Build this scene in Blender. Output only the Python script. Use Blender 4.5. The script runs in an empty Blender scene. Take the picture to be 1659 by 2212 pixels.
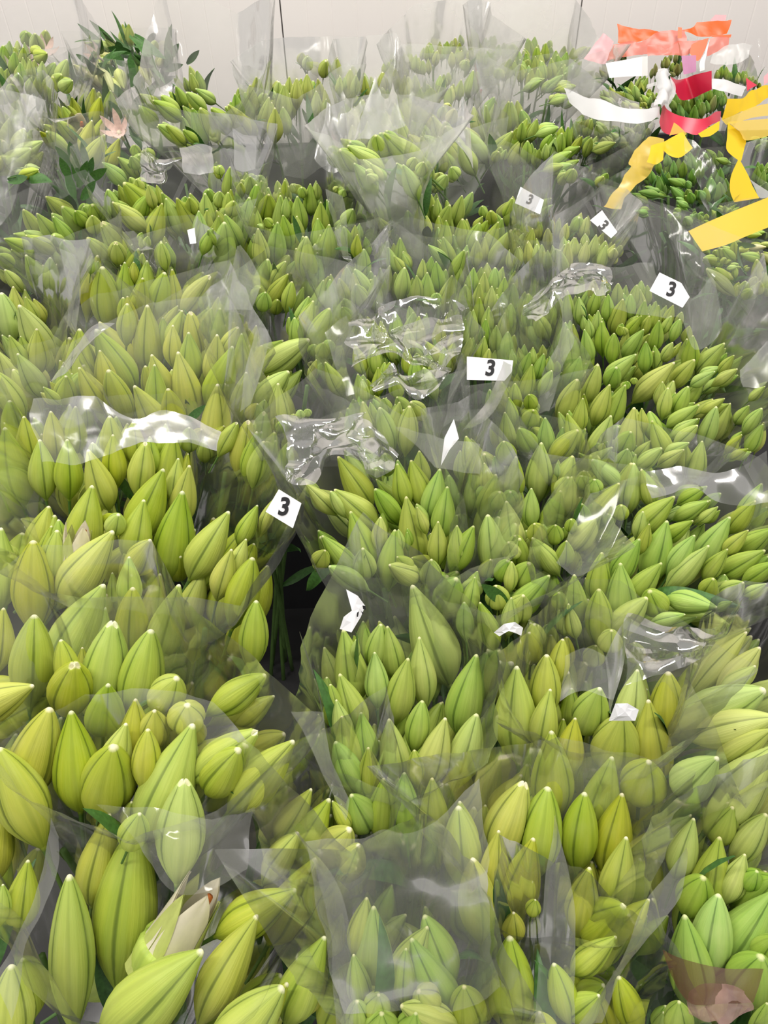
import bpy, bmesh, math, random
from mathutils import Vector, Matrix, noise

random.seed(7)
SC = bpy.context.scene
COL = SC.collection

# ------------------------------------------------------------------ camera
IMG_W, IMG_H, FPX = 1659.0, 2212.0, 1628.0
CAM_Z = 1.55
PITCH = math.radians(44.0)
ROLL = math.radians(1.6)
TIP_DROP = 0.60                      # bud tips lie about 0.6 m below the lens
FWD = Vector((0, math.cos(PITCH), -math.sin(PITCH)))
R0 = Vector((1, 0, 0))
U0 = Vector((0, math.sin(PITCH), math.cos(PITCH)))
RGT = R0 * math.cos(ROLL) - U0 * math.sin(ROLL)
UPV = R0 * math.sin(ROLL) + U0 * math.cos(ROLL)
CAM = Vector((0, 0, CAM_Z))
cam_data = bpy.data.cameras.new('camera')
cam_data.sensor_fit = 'VERTICAL'
cam_data.sensor_height = 24.0
cam_data.lens = 24.0 * FPX / IMG_H
cam_data.clip_start = 0.02
cam = bpy.data.objects.new('camera', cam_data)
COL.objects.link(cam)
rot = Matrix((RGT, UPV, -FWD)).transposed()
cam.matrix_world = Matrix.Translation(CAM) @ rot.to_4x4()
SC.camera = cam

# ------------------------------------------------------------------ light, exposure
world = bpy.data.worlds.new('room_light')
SC.world = world
world.use_nodes = True
bg = world.node_tree.nodes['Background']
bg.inputs[0].default_value = (1.0, 0.96, 0.92, 1)
bg.inputs[1].default_value = 0.74

def ceiling_lamp(x, y, sx, sy, power):
    ld = bpy.data.lights.new('ceiling_tube_lamp', 'AREA')
    ld.shape = 'RECTANGLE'; ld.size = sx; ld.size_y = sy
    ld.energy = power; ld.color = (1.0, 0.955, 0.90)
    o = bpy.data.objects.new('ceiling_tube_lamp', ld)
    o.location = (x, y, 2.95)
    COL.objects.link(o)
for lx, ly, pw in ((-1.1, 0.25, 25.0), (1.1, 0.25, 25.0), (-1.1, 2.0, 50.0), (1.1, 2.0, 50.0)):
    ceiling_lamp(lx, ly, 1.3, 0.16, pw)

SC.view_settings.view_transform = 'Standard'
SC.view_settings.look = 'None'
SC.view_settings.gamma = 1.0
SC.view_settings.use_curve_mapping = False
SC.view_settings.exposure = -0.20
try:
    SC.cycles.max_bounces = 4
    SC.cycles.diffuse_bounces = 2
    SC.cycles.glossy_bounces = 1
    SC.cycles.transmission_bounces = 2
    SC.cycles.transparent_max_bounces = 10
    SC.cycles.use_adaptive_sampling = True
    SC.cycles.adaptive_threshold = 0.05
    SC.cycles.caustics_reflective = False
    SC.cycles.caustics_refractive = False
except Exception:
    pass

# ------------------------------------------------------------------ projection helpers
def ray(u, v):
    return FWD + RGT * ((u - IMG_W / 2) / FPX) - UPV * ((v - IMG_H / 2) / FPX)
def unproj(u, v, d):
    return CAM + ray(u, v) * d
def tip_depth(u, v, k=1.0):
    z = -ray(u, v).z
    return TIP_DROP * k / max(z, 0.20)

# ------------------------------------------------------------------ materials
def new_mat(name):
    m = bpy.data.materials.new(name); m.use_nodes = True
    nt = m.node_tree; nt.nodes.clear()
    out = nt.nodes.new('ShaderNodeOutputMaterial')
    return m, nt, out
def N(nt, t, **kw):
    n = nt.nodes.new(t)
    for k, v in kw.items(): setattr(n, k, v)
    return n
def val(nt, op, a, b=None, c=None, clamp=False):
    n = nt.nodes.new('ShaderNodeMath'); n.operation = op; n.use_clamp = clamp
    for i, x in enumerate((a, b, c)):
        if x is None: continue
        if isinstance(x, (int, float)): n.inputs[i].default_value = x
        else: nt.links.new(x, n.inputs[i])
    return n.outputs[0]
def mixc(nt, f, a, b):
    n = nt.nodes.new('ShaderNodeMix'); n.data_type = 'RGBA'
    for s, x in ((n.inputs[0], f), (n.inputs[6], a), (n.inputs[7], b)):
        if isinstance(x, (int, float)): s.default_value = x
        elif isinstance(x, tuple): s.default_value = x if len(x) == 4 else (*x, 1)
        else: nt.links.new(x, s)
    return n.outputs[2]
def mapr(nt, x, a, b, c, d):
    n = nt.nodes.new('ShaderNodeMapRange')
    nt.links.new(x, n.inputs[0])
    for i, q in enumerate((a, b, c, d)): n.inputs[i + 1].default_value = q
    return n.outputs[0]

def bud_material(name, body, green, tip, rnd=0.10):
    """u runs round the bud, v from stalk (0) to tip (1); v < 0 is the stalk"""
    m, nt, out = new_mat(name)
    L = nt.links.new
    uv = N(nt, 'ShaderNodeUVMap'); uv.uv_map = 'UVMap'
    sp = N(nt, 'ShaderNodeSeparateXYZ'); L(uv.outputs[0], sp.inputs[0])
    u, v = sp.outputs[0], sp.outputs[1]
    oi = N(nt, 'ShaderNodeObjectInfo')
    # grooves between the three outer tepals, pale midribs in between
    g = val(nt, 'COSINE', val(nt, 'MULTIPLY', u, 6.28318 * 3))
    groove = mapr(nt, g, 0.955, 0.998, 0.0, 1.0)
    near = mapr(nt, g, 0.2, 1.0, 0.0, 1.0)
    rib = mapr(nt, g, -0.90, -1.0, 0.0, 1.0)
    # long fine veins
    comb = N(nt, 'ShaderNodeCombineXYZ')
    L(val(nt, 'MULTIPLY', u, 46.0), comb.inputs[0]); L(val(nt, 'MULTIPLY', v, 1.6), comb.inputs[1]); L(val(nt, 'MULTIPLY', oi.outputs['Random'], 37.0), comb.inputs[2])
    ns = N(nt, 'ShaderNodeTexNoise'); ns.inputs['Scale'].default_value = 1.0; ns.inputs['Detail'].default_value = 2.0
    L(comb.outputs[0], ns.inputs['Vector'])
    vein = mapr(nt, ns.outputs[0], 0.3, 0.7, 0.0, 1.0)
    tc = N(nt, 'ShaderNodeTexCoord')
    n2 = N(nt, 'ShaderNodeTexNoise'); n2.inputs['Scale'].default_value = 3.0
    L(tc.outputs['Object'], n2.inputs['Vector'])
    c = mixc(nt, val(nt, 'MULTIPLY', near, 0.35), body, green)
    c = mixc(nt, val(nt, 'MULTIPLY', vein, 0.28), c, green)
    tipward = mapr(nt, v, 0.55, 0.97, 0.0, 0.45)
    c = mixc(nt, tipward, c, green)
    basew = mapr(nt, v, 0.22, 0.0, 0.0, 0.5)
    c = mixc(nt, basew, c, green)
    dark = tuple(x * 0.36 for x in green)
    c = mixc(nt, val(nt, 'MULTIPLY', groove, 0.75), c, dark)
    c = mixc(nt, val(nt, 'MULTIPLY', rib, 0.22), c, dark)
    c = mixc(nt, mapr(nt, n2.outputs[0], 0.45, 0.75, 0.0, 0.20), c, (0.62, 0.66, 0.22))
    c = mixc(nt, mapr(nt, v, 0.968, 0.992, 0.0, 0.85), c, tip)
    stalk = mapr(nt, v, -0.02, -0.06, 0.0, 1.0)
    c = mixc(nt, stalk, c, (0.10, 0.19, 0.035))
    hs = N(nt, 'ShaderNodeHueSaturation')
    L(c, hs.inputs['Color'])
    L(mapr(nt, oi.outputs['Random'], 0, 1, 0.5 - 0.022, 0.5 + 0.022), hs.inputs['Hue'])
    w = N(nt, 'ShaderNodeTexWhiteNoise'); w.noise_dimensions = '1D'; L(oi.outputs['Random'], w.inputs['W'])
    L(mapr(nt, w.outputs[0], 0, 1, 1 - rnd * 1.4, 1 + rnd), hs.inputs['Value'])
    L(mapr(nt, w.outputs[0], 0, 1, 1.06, 0.88), hs.inputs['Saturation'])
    p = N(nt, 'ShaderNodeBsdfPrincipled')
    L(hs.outputs[0], p.inputs['Base Color'])
    p.inputs['Roughness'].default_value = 0.46
    p.inputs['Specular IOR Level'].default_value = 0.35
    bmp = N(nt, 'ShaderNodeBump'); bmp.inputs['Strength'].default_value = 0.12; bmp.inputs['Distance'].default_value = 0.02
    L(ns.outputs[0], bmp.inputs['Height']); L(bmp.outputs[0], p.inputs['Normal'])
    L(p.outputs[0], out.inputs[0])
    return m

def plain(name, col, rough=0.5, spec=0.4, nscale=8.0, var=0.12, bump=0.0, alpha=0.0, trans=0.0):
    m, nt, out = new_mat(name); L = nt.links.new
    tc = N(nt, 'ShaderNodeTexCoord')
    ns = N(nt, 'ShaderNodeTexNoise'); ns.inputs['Scale'].default_value = nscale; ns.inputs['Detail'].default_value = 4
    L(tc.outputs['Object'], ns.inputs['Vector'])
    c = mixc(nt, mapr(nt, ns.outputs[0], 0.3, 0.7, 0, 1), tuple(x * (1 - var) for x in col), tuple(min(1, x * (1 + var)) for x in col))
    p = N(nt, 'ShaderNodeBsdfPrincipled'); L(c, p.inputs['Base Color'])
    p.inputs['Roughness'].default_value = rough; p.inputs['Specular IOR Level'].default_value = spec
    if bump:
        b = N(nt, 'ShaderNodeBump'); b.inputs['Strength'].default_value = bump; b.inputs['Distance'].default_value = 0.01
        L(ns.outputs[0], b.inputs['Height']); L(b.outputs[0], p.inputs['Normal'])
    sh = p.outputs[0]
    if trans:
        t = N(nt, 'ShaderNodeBsdfTranslucent'); L(c, t.inputs[0])
        mx = N(nt, 'ShaderNodeMixShader'); mx.inputs[0].default_value = trans
        L(sh, mx.inputs[1]); L(t.outputs[0], mx.inputs[2]); sh = mx.outputs[0]
    if alpha:
        t = N(nt, 'ShaderNodeBsdfTransparent'); t.inputs[0].default_value = (*[0.5 + 0.5 * min(1, x) for x in col], 1)
        mx = N(nt, 'ShaderNodeMixShader'); mx.inputs[0].default_value = alpha
        L(sh, mx.inputs[1]); L(t.outputs[0], mx.inputs[2]); sh = mx.outputs[0]
    L(sh, out.inputs[0])
    return m

def film_material(name, haze_lo, haze_hi, tint=(0.994, 0.996, 0.993), rough=0.10, hazecol=(0.96, 0.97, 0.95), crinkle=0.42):
    """thin clear polypropylene: lets light through, scatters a little, mirrors lamps on its creases"""
    m, nt, out = new_mat(name); L = nt.links.new
    tc = N(nt, 'ShaderNodeTexCoord')
    oi = N(nt, 'ShaderNodeObjectInfo')
    ad = N(nt, 'ShaderNodeVectorMath'); ad.operation = 'ADD'
    L(tc.outputs['Object'], ad.inputs[0])
    cb = N(nt, 'ShaderNodeCombineXYZ'); L(val(nt, 'MULTIPLY', oi.outputs['Random'], 9.0), cb.inputs[0]); L(cb.outputs[0], ad.inputs[1])
    P = ad.outputs[0]
    n1 = N(nt, 'ShaderNodeTexNoise'); n1.inputs['Scale'].default_value = 9.0; n1.inputs['Detail'].default_value = 2; L(P, n1.inputs['Vector'])
    if crinkle > .5:
        vo = N(nt, 'ShaderNodeTexVoronoi'); vo.feature = 'DISTANCE_TO_EDGE'; vo.inputs['Scale'].default_value = 13.0
        wv = N(nt, 'ShaderNodeVectorMath'); wv.operation = 'MULTIPLY_ADD'
        L(n1.outputs['Color'], wv.inputs[0]); wv.inputs[1].default_value = (0.10, 0.10, 0.10); L(P, wv.inputs[2])
        L(wv.outputs[0], vo.inputs['Vector'])
        crease = val(nt, 'POWER', mapr(nt, vo.outputs['Distance'], 0.0, 0.22, 0.0, 1.0), 0.6)
        h = val(nt, 'ADD', val(nt, 'MULTIPLY', crease, 0.7), val(nt, 'MULTIPLY', n1.outputs[0], 0.9))
    else: h = val(nt, 'MULTIPLY', n1.outputs[0], 1.3)
    bmp = N(nt, 'ShaderNodeBump'); bmp.inputs['Strength'].default_value = crinkle; bmp.inputs['Distance'].default_value = 0.012
    L(h, bmp.inputs['Height'])
    tp = N(nt, 'ShaderNodeBsdfTransparent'); tp.inputs[0].default_value = (*tint, 1)
    df = N(nt, 'ShaderNodeBsdfDiffuse'); df.inputs[0].default_value = (*hazecol, 1)
    tl = N(nt, 'ShaderNodeBsdfTranslucent'); tl.inputs[0].default_value = (*hazecol, 1)
    hz = N(nt, 'ShaderNodeMixShader'); hz.inputs[0].default_value = 0.55
    L(df.outputs[0], hz.inputs[1]); L(tl.outputs[0], hz.inputs[2])
    amount = mapr(nt, n1.outputs[0], 0.35, 0.68, haze_lo, haze_hi)
    s1 = N(nt, 'ShaderNodeMixShader'); L(amount, s1.inputs[0])
    L(tp.outputs[0], s1.inputs[1]); L(hz.outputs[0], s1.inputs[2])
    gl = N(nt, 'ShaderNodeBsdfGlossy'); gl.inputs['Roughness'].default_value = rough; L(bmp.outputs[0], gl.inputs['Normal'])
    fr = N(nt, 'ShaderNodeFresnel'); fr.inputs[0].default_value = 1.42; L(bmp.outputs[0], fr.inputs['Normal'])
    s2 = N(nt, 'ShaderNodeMixShader')
    L(val(nt, 'MINIMUM', val(nt, 'MULTIPLY', fr.outputs[0], 1.1), 0.5), s2.inputs[0])
    L(s1.outputs[0], s2.inputs[1]); L(gl.outputs[0], s2.inputs[2])
    L(s2.outputs[0], out.inputs[0])
    return m

M = {
    'lime':  bud_material('bud_lime',  (0.505, 0.56, 0.066), (0.27, 0.405, 0.03), (0.85, 0.82, 0.55)),
    'green': bud_material('bud_green', (0.43, 0.535, 0.092), (0.22, 0.385, 0.042), (0.72, 0.72, 0.36)),
    'pale':  bud_material('bud_pale',  (0.53, 0.61, 0.15), (0.32, 0.46, 0.08), (0.80, 0.76, 0.50)),
    'deep':  bud_material('bud_deep',  (0.24, 0.40, 0.06), (0.13, 0.28, 0.035), (0.45, 0.55, 0.22)),
    'cream': bud_material('bud_cream', (0.66, 0.62, 0.30), (0.46, 0.50, 0.15), (0.90, 0.82, 0.62)),
    'olive': bud_material('bud_olive', (0.36, 0.40, 0.13), (0.24, 0.32, 0.08), (0.50, 0.45, 0.25)),
    'leaf':  plain('leaf_dark_green', (0.05, 0.135, 0.028), 0.42, 0.4, 20, 0.3),
    'stem':  plain('stem_green', (0.09, 0.17, 0.04), 0.5, 0.3, 12, 0.25),
    'film':  film_material('clear_film', 0.03, 0.16),
    'film_milky': film_material('milky_film', 0.09, 0.25, rough=0.20),
    'film_fog': film_material('fogged_film', 0.16, 0.36, rough=0.16),
    'film_gloss': film_material('crumpled_film', 0.03, 0.14, rough=0.06, crinkle=1.0),
    'paper': plain('tag_paper', (0.80, 0.80, 0.83), 0.5, 0.3, 6, 0.03),
    'ink':   plain('tag_ink', (0.012, 0.012, 0.014), 0.5, 0.3),
    'petal': plain('petal_cream', (0.86, 0.80, 0.62), 0.5, 0.3, 9, 0.06, trans=0.25),
    'tepal': plain('tepal_pale_green', (0.50, 0.56, 0.16), 0.5, 0.3, 6, 0.15, trans=0.1),
    'petal_pink': plain('petal_pink', (0.80, 0.60, 0.54), 0.5, 0.3, 9, 0.15, trans=0.25),
    'anther': plain('anther_rust', (0.36, 0.10, 0.02), 0.7, 0.2),
    'yellow': plain('band_yellow', (0.84, 0.57, 0.010), 0.32, 0.5, 5, 0.06, trans=0.25),
    'yellow_clear': plain('band_yellow_clear', (0.80, 0.58, 0.10), 0.25, 0.5, 5, 0.06, alpha=0.32, trans=0.2),
    'orange': plain('band_orange', (0.78, 0.115, 0.006), 0.35, 0.5, 5, 0.06, trans=0.25),
    'coral': plain('band_coral_clear', (0.82, 0.20, 0.14), 0.3, 0.5, 5, 0.08, alpha=0.42, trans=0.2),
    'red':   plain('band_crimson', (0.58, 0.02, 0.06), 0.35, 0.5, 5, 0.08, trans=0.2),
    'purple': plain('band_purple', (0.36, 0.10, 0.24), 0.4, 0.5, 5, 0.08, alpha=0.15),
    'pink':  plain('band_pink_clear', (0.85, 0.42, 0.46), 0.3, 0.5, 5, 0.08, alpha=0.45, trans=0.2),
    'white': plain('band_white', (0.68, 0.68, 0.69), 0.35, 0.5, 5, 0.04, alpha=0.06, trans=0.25),
    'white_clear': plain('band_white_clear', (0.70, 0.70, 0.69), 0.3, 0.5, 5, 0.04, alpha=0.45, trans=0.2),
    'brown': plain('band_brown_clear', (0.13, 0.05, 0.025), 0.35, 0.4, 7, 0.2, alpha=0.66),
    'rose': plain('film_rose_clear', (0.55, 0.34, 0.30), 0.35, 0.4, 30, 0.5, alpha=0.68),
    'wall':  plain('wall_panel_white', (0.87, 0.825, 0.80), 0.45, 0.35, 2.0, 0.02),
    'joint': plain('joint_grey', (0.26, 0.25, 0.24), 0.8, 0.2),
    'tub': plain('tub_black', (0.02, 0.02, 0.022), 0.5, 0.4, 5, 0.2),
    'floor': plain('floor_dark', (0.035, 0.034, 0.036), 0.7, 0.3, 3, 0.3),
}

# ------------------------------------------------------------------ object helpers
def link_mesh(name, me, mat=None, parent=None, mw=None, smooth=True):
    o = bpy.data.objects.new(name, me)
    COL.objects.link(o)
    if mat is not None:
        if not me.materials: me.materials.append(mat)
        if me.materials[0] is not mat:
            o.material_slots[0].link = 'OBJECT'; o.material_slots[0].material = mat
    if parent is not None:
        o.parent = parent
        if mw is not None: o.matrix_basis = ROOTINV[parent.name] @ mw
        else: o.matrix_basis = ROOTINV[parent.name]
    elif mw is not None: o.matrix_basis = mw
    return o
ROOTINV = {}
def sub_mesh(name, me, mat, parent):
    """a sub-part whose vertices are in the same space as its parent's mesh"""
    o = bpy.data.objects.new(name, me); COL.objects.link(o)
    if not me.materials: me.materials.append(mat)
    o.parent = parent
    return o
def mesh_from(name, verts, faces, smooth=True):
    me = bpy.data.meshes.new(name)
    me.from_pydata([tuple(v) for v in verts], [], faces)
    me.validate()
    if smooth:
        me.polygons.foreach_set('use_smooth', [True] * len(me.polygons))
    me.update()
    return me
def add_uv(me, uvs, faces_uv):
    lay = me.uv_layers.new(name='UVMap')
    i = 0
    for f in faces_uv:
        for a in f:
            lay.data[i].uv = uvs[a]; i += 1

# ------------------------------------------------------------------ setting
def make_setting():
    m = mesh_from('floor', [(-4, -1.2, 0), (4, -1.2, 0), (4, 3.52, 0), (-4, 3.52, 0), (-4, -1.2, -.05), (4, -1.2, -.05), (4, 3.52, -.05), (-4, 3.52, -.05)],
                  [(0, 1, 2, 3), (7, 6, 5, 4), (0, 4, 5, 1), (1, 5, 6, 2), (2, 6, 7, 3), (3, 7, 4, 0)], False)
    f = link_mesh('floor', m, M['floor']); f['kind'] = 'structure'; f['label'] = 'dark floor under the rows of flower bunches'
    yw = 3.42
    m = mesh_from('wall_back', [(-4, yw + .012, 0), (4, yw + .012, 0), (4, yw + .012, 2.95), (-4, yw + .012, 2.95), (-4, yw + .1, 0), (4, yw + .1, 0), (4, yw + .1, 2.95), (-4, yw + .1, 2.95)],
                  [(0, 1, 2, 3), (7, 6, 5, 4), (0, 4, 5, 1), (1, 5, 6, 2), (2, 6, 7, 3), (3, 7, 4, 0)], False)
    w = link_mesh('wall_back', m, M['joint']); w['kind'] = 'structure'; w['label'] = 'white ribbed cold room wall behind the flowers'
    # panels between the two joints that show, real shallow grooves in each
    def xat(u, v):
        r = ray(u, v); return (r * (yw / r.y)).x
    x1, x2 = xat(606, 20), xat(1255, 20)
    pw = x2 - x1
    gap = 0.0028
    for i in range(-2, 4):
        a = x1 + (i - 1) * pw + gap; b = x1 + i * pw - gap
        n = 12
        prof = []
        for j in range(n):
            s = a + (b - a) * j / n; e = a + (b - a) * (j + 1) / n
            gq = 0.004
            if j: prof += [(s + gq, yw)]
            else: prof += [(s, yw + .012), (s, yw)]
            if j < n - 1: prof += [(e - gq, yw), (e, yw + .0012)]
            else: prof += [(e, yw), (e, yw + .012)]
        vs = []; fs = []
        for k, (x, y) in enumerate(prof):
            vs += [(x, y, 0.0), (x, y, 2.95)]
            if k: fs.append((2 * k - 2, 2 * k, 2 * k + 1, 2 * k - 1))
        me = mesh_from('panel', vs, fs, False)
        o = bpy.data.objects.new('panel', me); COL.objects.link(o); me.materials.append(M['wall']); o.parent = w
make_setting()

# ------------------------------------------------------------------ bud meshes (unit length along z, radius 0.5 = half width)
PROF = [(0, .22), (.04, .35), (.10, .54), (.18, .75), (.27, .92), (.36, 1.0), (.45, .985), (.55, .90), (.65, .77), (.74, .62), (.82, .465), (.89, .315), (.94, .205), (.972, .14), (.99, .09), (1.0, .03)]
PROF_PLUMP = [(0, .26), (.04, .42), (.10, .64), (.18, .84), (.26, .97), (.34, 1.0), (.44, .96), (.54, .865), (.64, .735), (.73, .59), (.81, .445), (.88, .31), (.935, .205), (.97, .14), (.99, .09), (1.0, .03)]
PROF_BLUNT = [(0, .20), (.04, .32), (.10, .49), (.18, .69), (.28, .88), (.38, .98), (.47, 1.0), (.56, .955), (.66, .85), (.75, .715), (.83, .56), (.90, .395), (.945, .27), (.975, .175), (.992, .105), (1.0, .03)]
PROF_SLIM = [(0, .18), (.04, .28), (.10, .44), (.18, .63), (.28, .83), (.38, .965), (.47, 1.0), (.56, .94), (.66, .81), (.75, .655), (.83, .49), (.90, .33), (.945, .215), (.975, .14), (.992, .09), (1.0, .03)]
def bud_mesh(name, prof, bend, seg=30, ragged=False, seed=0):
    rnd = random.Random(seed)
    rows = [(-0.55, .085), (-0.30, .085), (-0.08, .10), (-0.015, .15)] + prof
    vs, uvs, fs, fuv = [], [], [], []
    ph = [rnd.uniform(-.03, .03) for _ in range(3)]
    for (t, r) in rows:
        off = bend * (max(t, -0.6) - 0.45) ** 2 * 0.5
        for j in range(seg + 1):
            a = 2 * math.pi * j / seg
            rr = r * 0.5
            if t > 0:
                c3 = math.cos(3 * a)
                dg = (1 - c3) * 0.5                              # 0 in a groove
                groove = math.exp(-(dg / 0.045)) * 0.11 * min(1, t / .12) * (1 if t < .97 else .5)
                lobe = 0.035 * math.cos(3 * a + math.pi) * min(1, t / .2)
                rib = 0.018 * math.exp(-((1 + c3) * .5 / 0.02))
                rr *= (1 + lobe - groove - rib)
                if ragged and t > .93: rr *= 1 + (0.9 * (t - .93) / .07) * (0.6 + 0.4 * math.cos(3 * a))
            zz = t
            if ragged and t > .95: zz = t - 0.035 * (1 + math.cos(3 * a)) * (t - .95) / .05
            if j < seg: vs.append((rr * math.cos(a) + off, rr * math.sin(a), zz))
            uvs.append((j / seg, t))
    W = seg + 1
    for i in range(len(rows) - 1):
        for j in range(seg):
            k = (j + 1) % seg
            fs.append((i * seg + j, i * seg + k, (i + 1) * seg + k, (i + 1) * seg + j))
            fuv.append((i * W + j, i * W + j + 1, (i + 1) * W + j + 1, (i + 1) * W + j))
    top = (len(rows) - 1) * seg
    fs.append(tuple(range(top, top + seg)))
    fuv.append(tuple(range((len(rows) - 1) * W, (len(rows) - 1) * W + seg)))
    me = bpy.data.meshes.new(name)
    me.from_pydata(vs, [], fs)
    me.polygons.foreach_set('use_smooth', [True] * len(me.polygons))
    add_uv(me, uvs, fuv)
    me.materials.append(M['green'])
    me.update()
    return me
BUDS = [bud_mesh('bud_slim', PROF_SLIM, 0.10, seed=1), bud_mesh('bud_mid', PROF, -0.14, seed=2), bud_mesh('bud_mid_bent', PROF, 0.26, seed=3),
        bud_mesh('bud_blunt', PROF_BLUNT, 0.06, seed=4), bud_mesh('bud_plump', PROF_PLUMP, -0.08, seed=5)]
BUD_RAG = bud_mesh('bud_ragged', PROF_BLUNT, 0.05, ragged=True, seed=6)
# opening bud: body cut below the tip, with separate tepals
def tepal_mesh(name, width, z0, z1, r0, r1, curl, inner=False):
    vs, fs = [], []
    nu, nv = 9, 10
    for i in range(nv):
        t = i / (nv - 1)
        z = z0 + (z1 - z0) * t
        w = width * (1 - t ** 2.2) ** 0.75 * (0.9 + .2 * math.sin(t * 2.5)) if t < 1 else 0.004
        r = r0 + (r1 - r0) * t + curl * t ** 3
        for j in range(nu):
            s = (j / (nu - 1) - .5) * 2
            a = s * w
            rr = r * (1 - .06 * (1 - abs(s)) ** 3)
            vs.append((rr * math.cos(a), rr * math.sin(a), z))
    for i in range(nv - 1):
        for j in range(nu - 1):
            fs.append((i * nu + j, i * nu + j + 1, (i + 1) * nu + j + 1, (i + 1) * nu + j))
    n = len(vs)
    vs += [(x * .93, y * .93, z) for x, y, z in vs]
    fs += [tuple(n + q for q in reversed(f)) for f in fs]
    return mesh_from(name, vs, fs)
TEPAL_OUT = tepal_mesh('tepal_outer', 0.60, 0.28, 0.93, 0.505, 0.30, 0.04)
TEPAL_IN = tepal_mesh('tepal_inner', 1.05, 0.35, 1.0, 0.48, 0.27, 0.02)
BODY_OPEN = bud_mesh('bud_open_body', [(t, r) for t, r in PROF_BLUNT if t < .5] + [(.50, .93), (.505, .6), (.48, .3), (.45, .05)], 0.0, seed=8)

def frame_for(direction, roll):
    z = direction.normalized()
    x = Vector((0, 0, 1)).cross(z)
    if x.length < 1e-4: x = Vector((1, 0, 0))
    x.normalize(); y = z.cross(x)
    m = Matrix((x, y, z)).transposed()
    return m @ Matrix.Rotation(roll, 3, 'Z')

def leaf_mesh(name, bend, seed):
    rnd = random.Random(seed)
    vs, fs = [], []
    n = 9
    for i in range(n):
        t = i / (n - 1)
        w = 0.105 * math.sin(math.pi * min(1, .06 + t * .94)) ** .8 * (1 - .25 * t) if t < 1 else 0.002
        z = t - bend * .25 * t * t
        y = bend * 0.55 * t ** 2
        for s, dz in ((-1, .0), (-.5, -.012), (0, -.030), (.5, -.012), (1, .0)):
            vs.append((s * w, y + dz * (1 if w > .01 else 0) + .02 * math.sin(t * 5 + seed) * abs(s), z))
    for i in range(n - 1):
        for j in range(4): fs.append((i * 5 + j, i * 5 + j + 1, i * 5 + j + 6, i * 5 + j + 5))
    me = mesh_from(name, vs, fs); me.materials.append(M['leaf']); return me
LEAVES = [leaf_mesh('leaf_straight', .15, 1), leaf_mesh('leaf_arched', .55, 2), leaf_mesh('leaf_bent', .95, 3)]

# ------------------------------------------------------------------ survey of the photograph
# each bud: tip x, tip y, stalk-end x, stalk-end y, width (in the coordinates of a magnified view: origin, scale), optional kind
A = 0.337553; B = 0.399035
VIEW = {'A1': (0, 0, A), 'A2': (550, 0, A), 'A3': (1099, 0, A), 'A4': (0, 500, A), 'A5': (550, 500, A), 'A6': (1099, 500, A),
        'B1': (0, 1000, A), 'B2': (550, 1000, A), 'B3': (1099, 1000, A), 'B4': (0, 1550, B), 'B5': (500, 1550, B), 'B6': (997, 1550, B),
        'Z1': (1200, 20, .16878), 'Z2': (1400, 20, .15612), 'Z3': (1290, 260, .22242), 'Z4': (700, 60, .34961)}
BUNCH = []
def bunch(key, mat, label, data, **kw):
    BUNCH.append((key, mat, label, data, kw))

bunch('FL', 'lime', 'yellow-green lily bunch in the bottom corner with a bud opening on a rust anther', '''
B4 375 850 400 1680 225; 590 515 500 1000 210; 735 585 640 1440 320 r; 1115 885 830 1400 340 o; 1100 1250 560 1750 330; 1385 1065 1080 1640 230
1535 1460 1200 1800 270; 150 770 120 1000 170; 20 480 -20 880 150; 20 900 0 1120 100; 60 1340 60 1750 220; 1600 935 1230 1150 220
B5 505 1185 300 1640 220; 300 1440 60 1720 200''', hf=.02, hb=.05)
bunch('F2', 'green', 'tight lily bunch at the bottom edge with rounded fresh green buds below a fogged film', '''
B5 735 975 680 1300 150; 765 1020 770 1520 200; 1065 1130 900 1420 170; 1045 1070 1190 1420 180; 970 1195 1150 1560 220; 940 1250 930 1480 130
660 1280 700 1520 130; 680 1535 690 1700 130; 795 1505 780 1600 140; 815 1595 800 1750 200; 915 1560 1150 1640 150; 1000 1600 960 1750 180; 1260 1450 1290 1660 190
1010 1480 1100 1560 150''', hf=.015, hb=.07)
bunch('F3', 'lime', 'sparse lily bunch at the bottom edge with a water drop on its upright bud', '''
B6 260 1185 290 1700 220; 840 1185 640 1350 140; 850 1400 950 1700 150; 750 1500 600 1620 150; 500 1330 560 1560 150; 420 1600 460 1760 150''', hf=.02, hb=.06)
bunch('FR1', 'lime', 'upright lily bunch with slender buds in two rows left of the clear corner sleeve', '''
B6 340 345 200 700 220 r; 470 375 400 760 230; 665 405 620 820 190; 875 410 800 760 200; 895 645 830 960 180; 690 810 640 1090 170; 880 1015 700 1180 260
390 650 310 960 200; 200 610 170 860 150; -10 450 20 720 150; 60 760 100 1180 200; 400 985 380 1060 80; 1020 985 860 1160 130; 280 1050 280 1200 120
B5 1230 480 1260 900 200''', hf=.02, hb=.03)
bunch('FR2', 'green', 'fresh green lily bunch at the lower corner with buds leaning outward over brown film', '''
B6 1260 545 1180 800 150; 1470 490 1360 660 170; 1400 645 1340 910 200; 1650 520 1500 740 150; 1540 740 1470 900 130; 1600 830 1540 920 110; 1310 865 1220 1060 190
1390 955 1340 1290 200; 1700 860 1480 1020 220; 1700 950 1420 1310 260; 1205 1075 1250 1480 230; 1620 1290 1520 1520 240; 1700 1180 1600 1300 130; 1650 1540 1620 1700 120; 1180 1540 1170 1700 150''', hf=.02, hb=.03)
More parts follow.
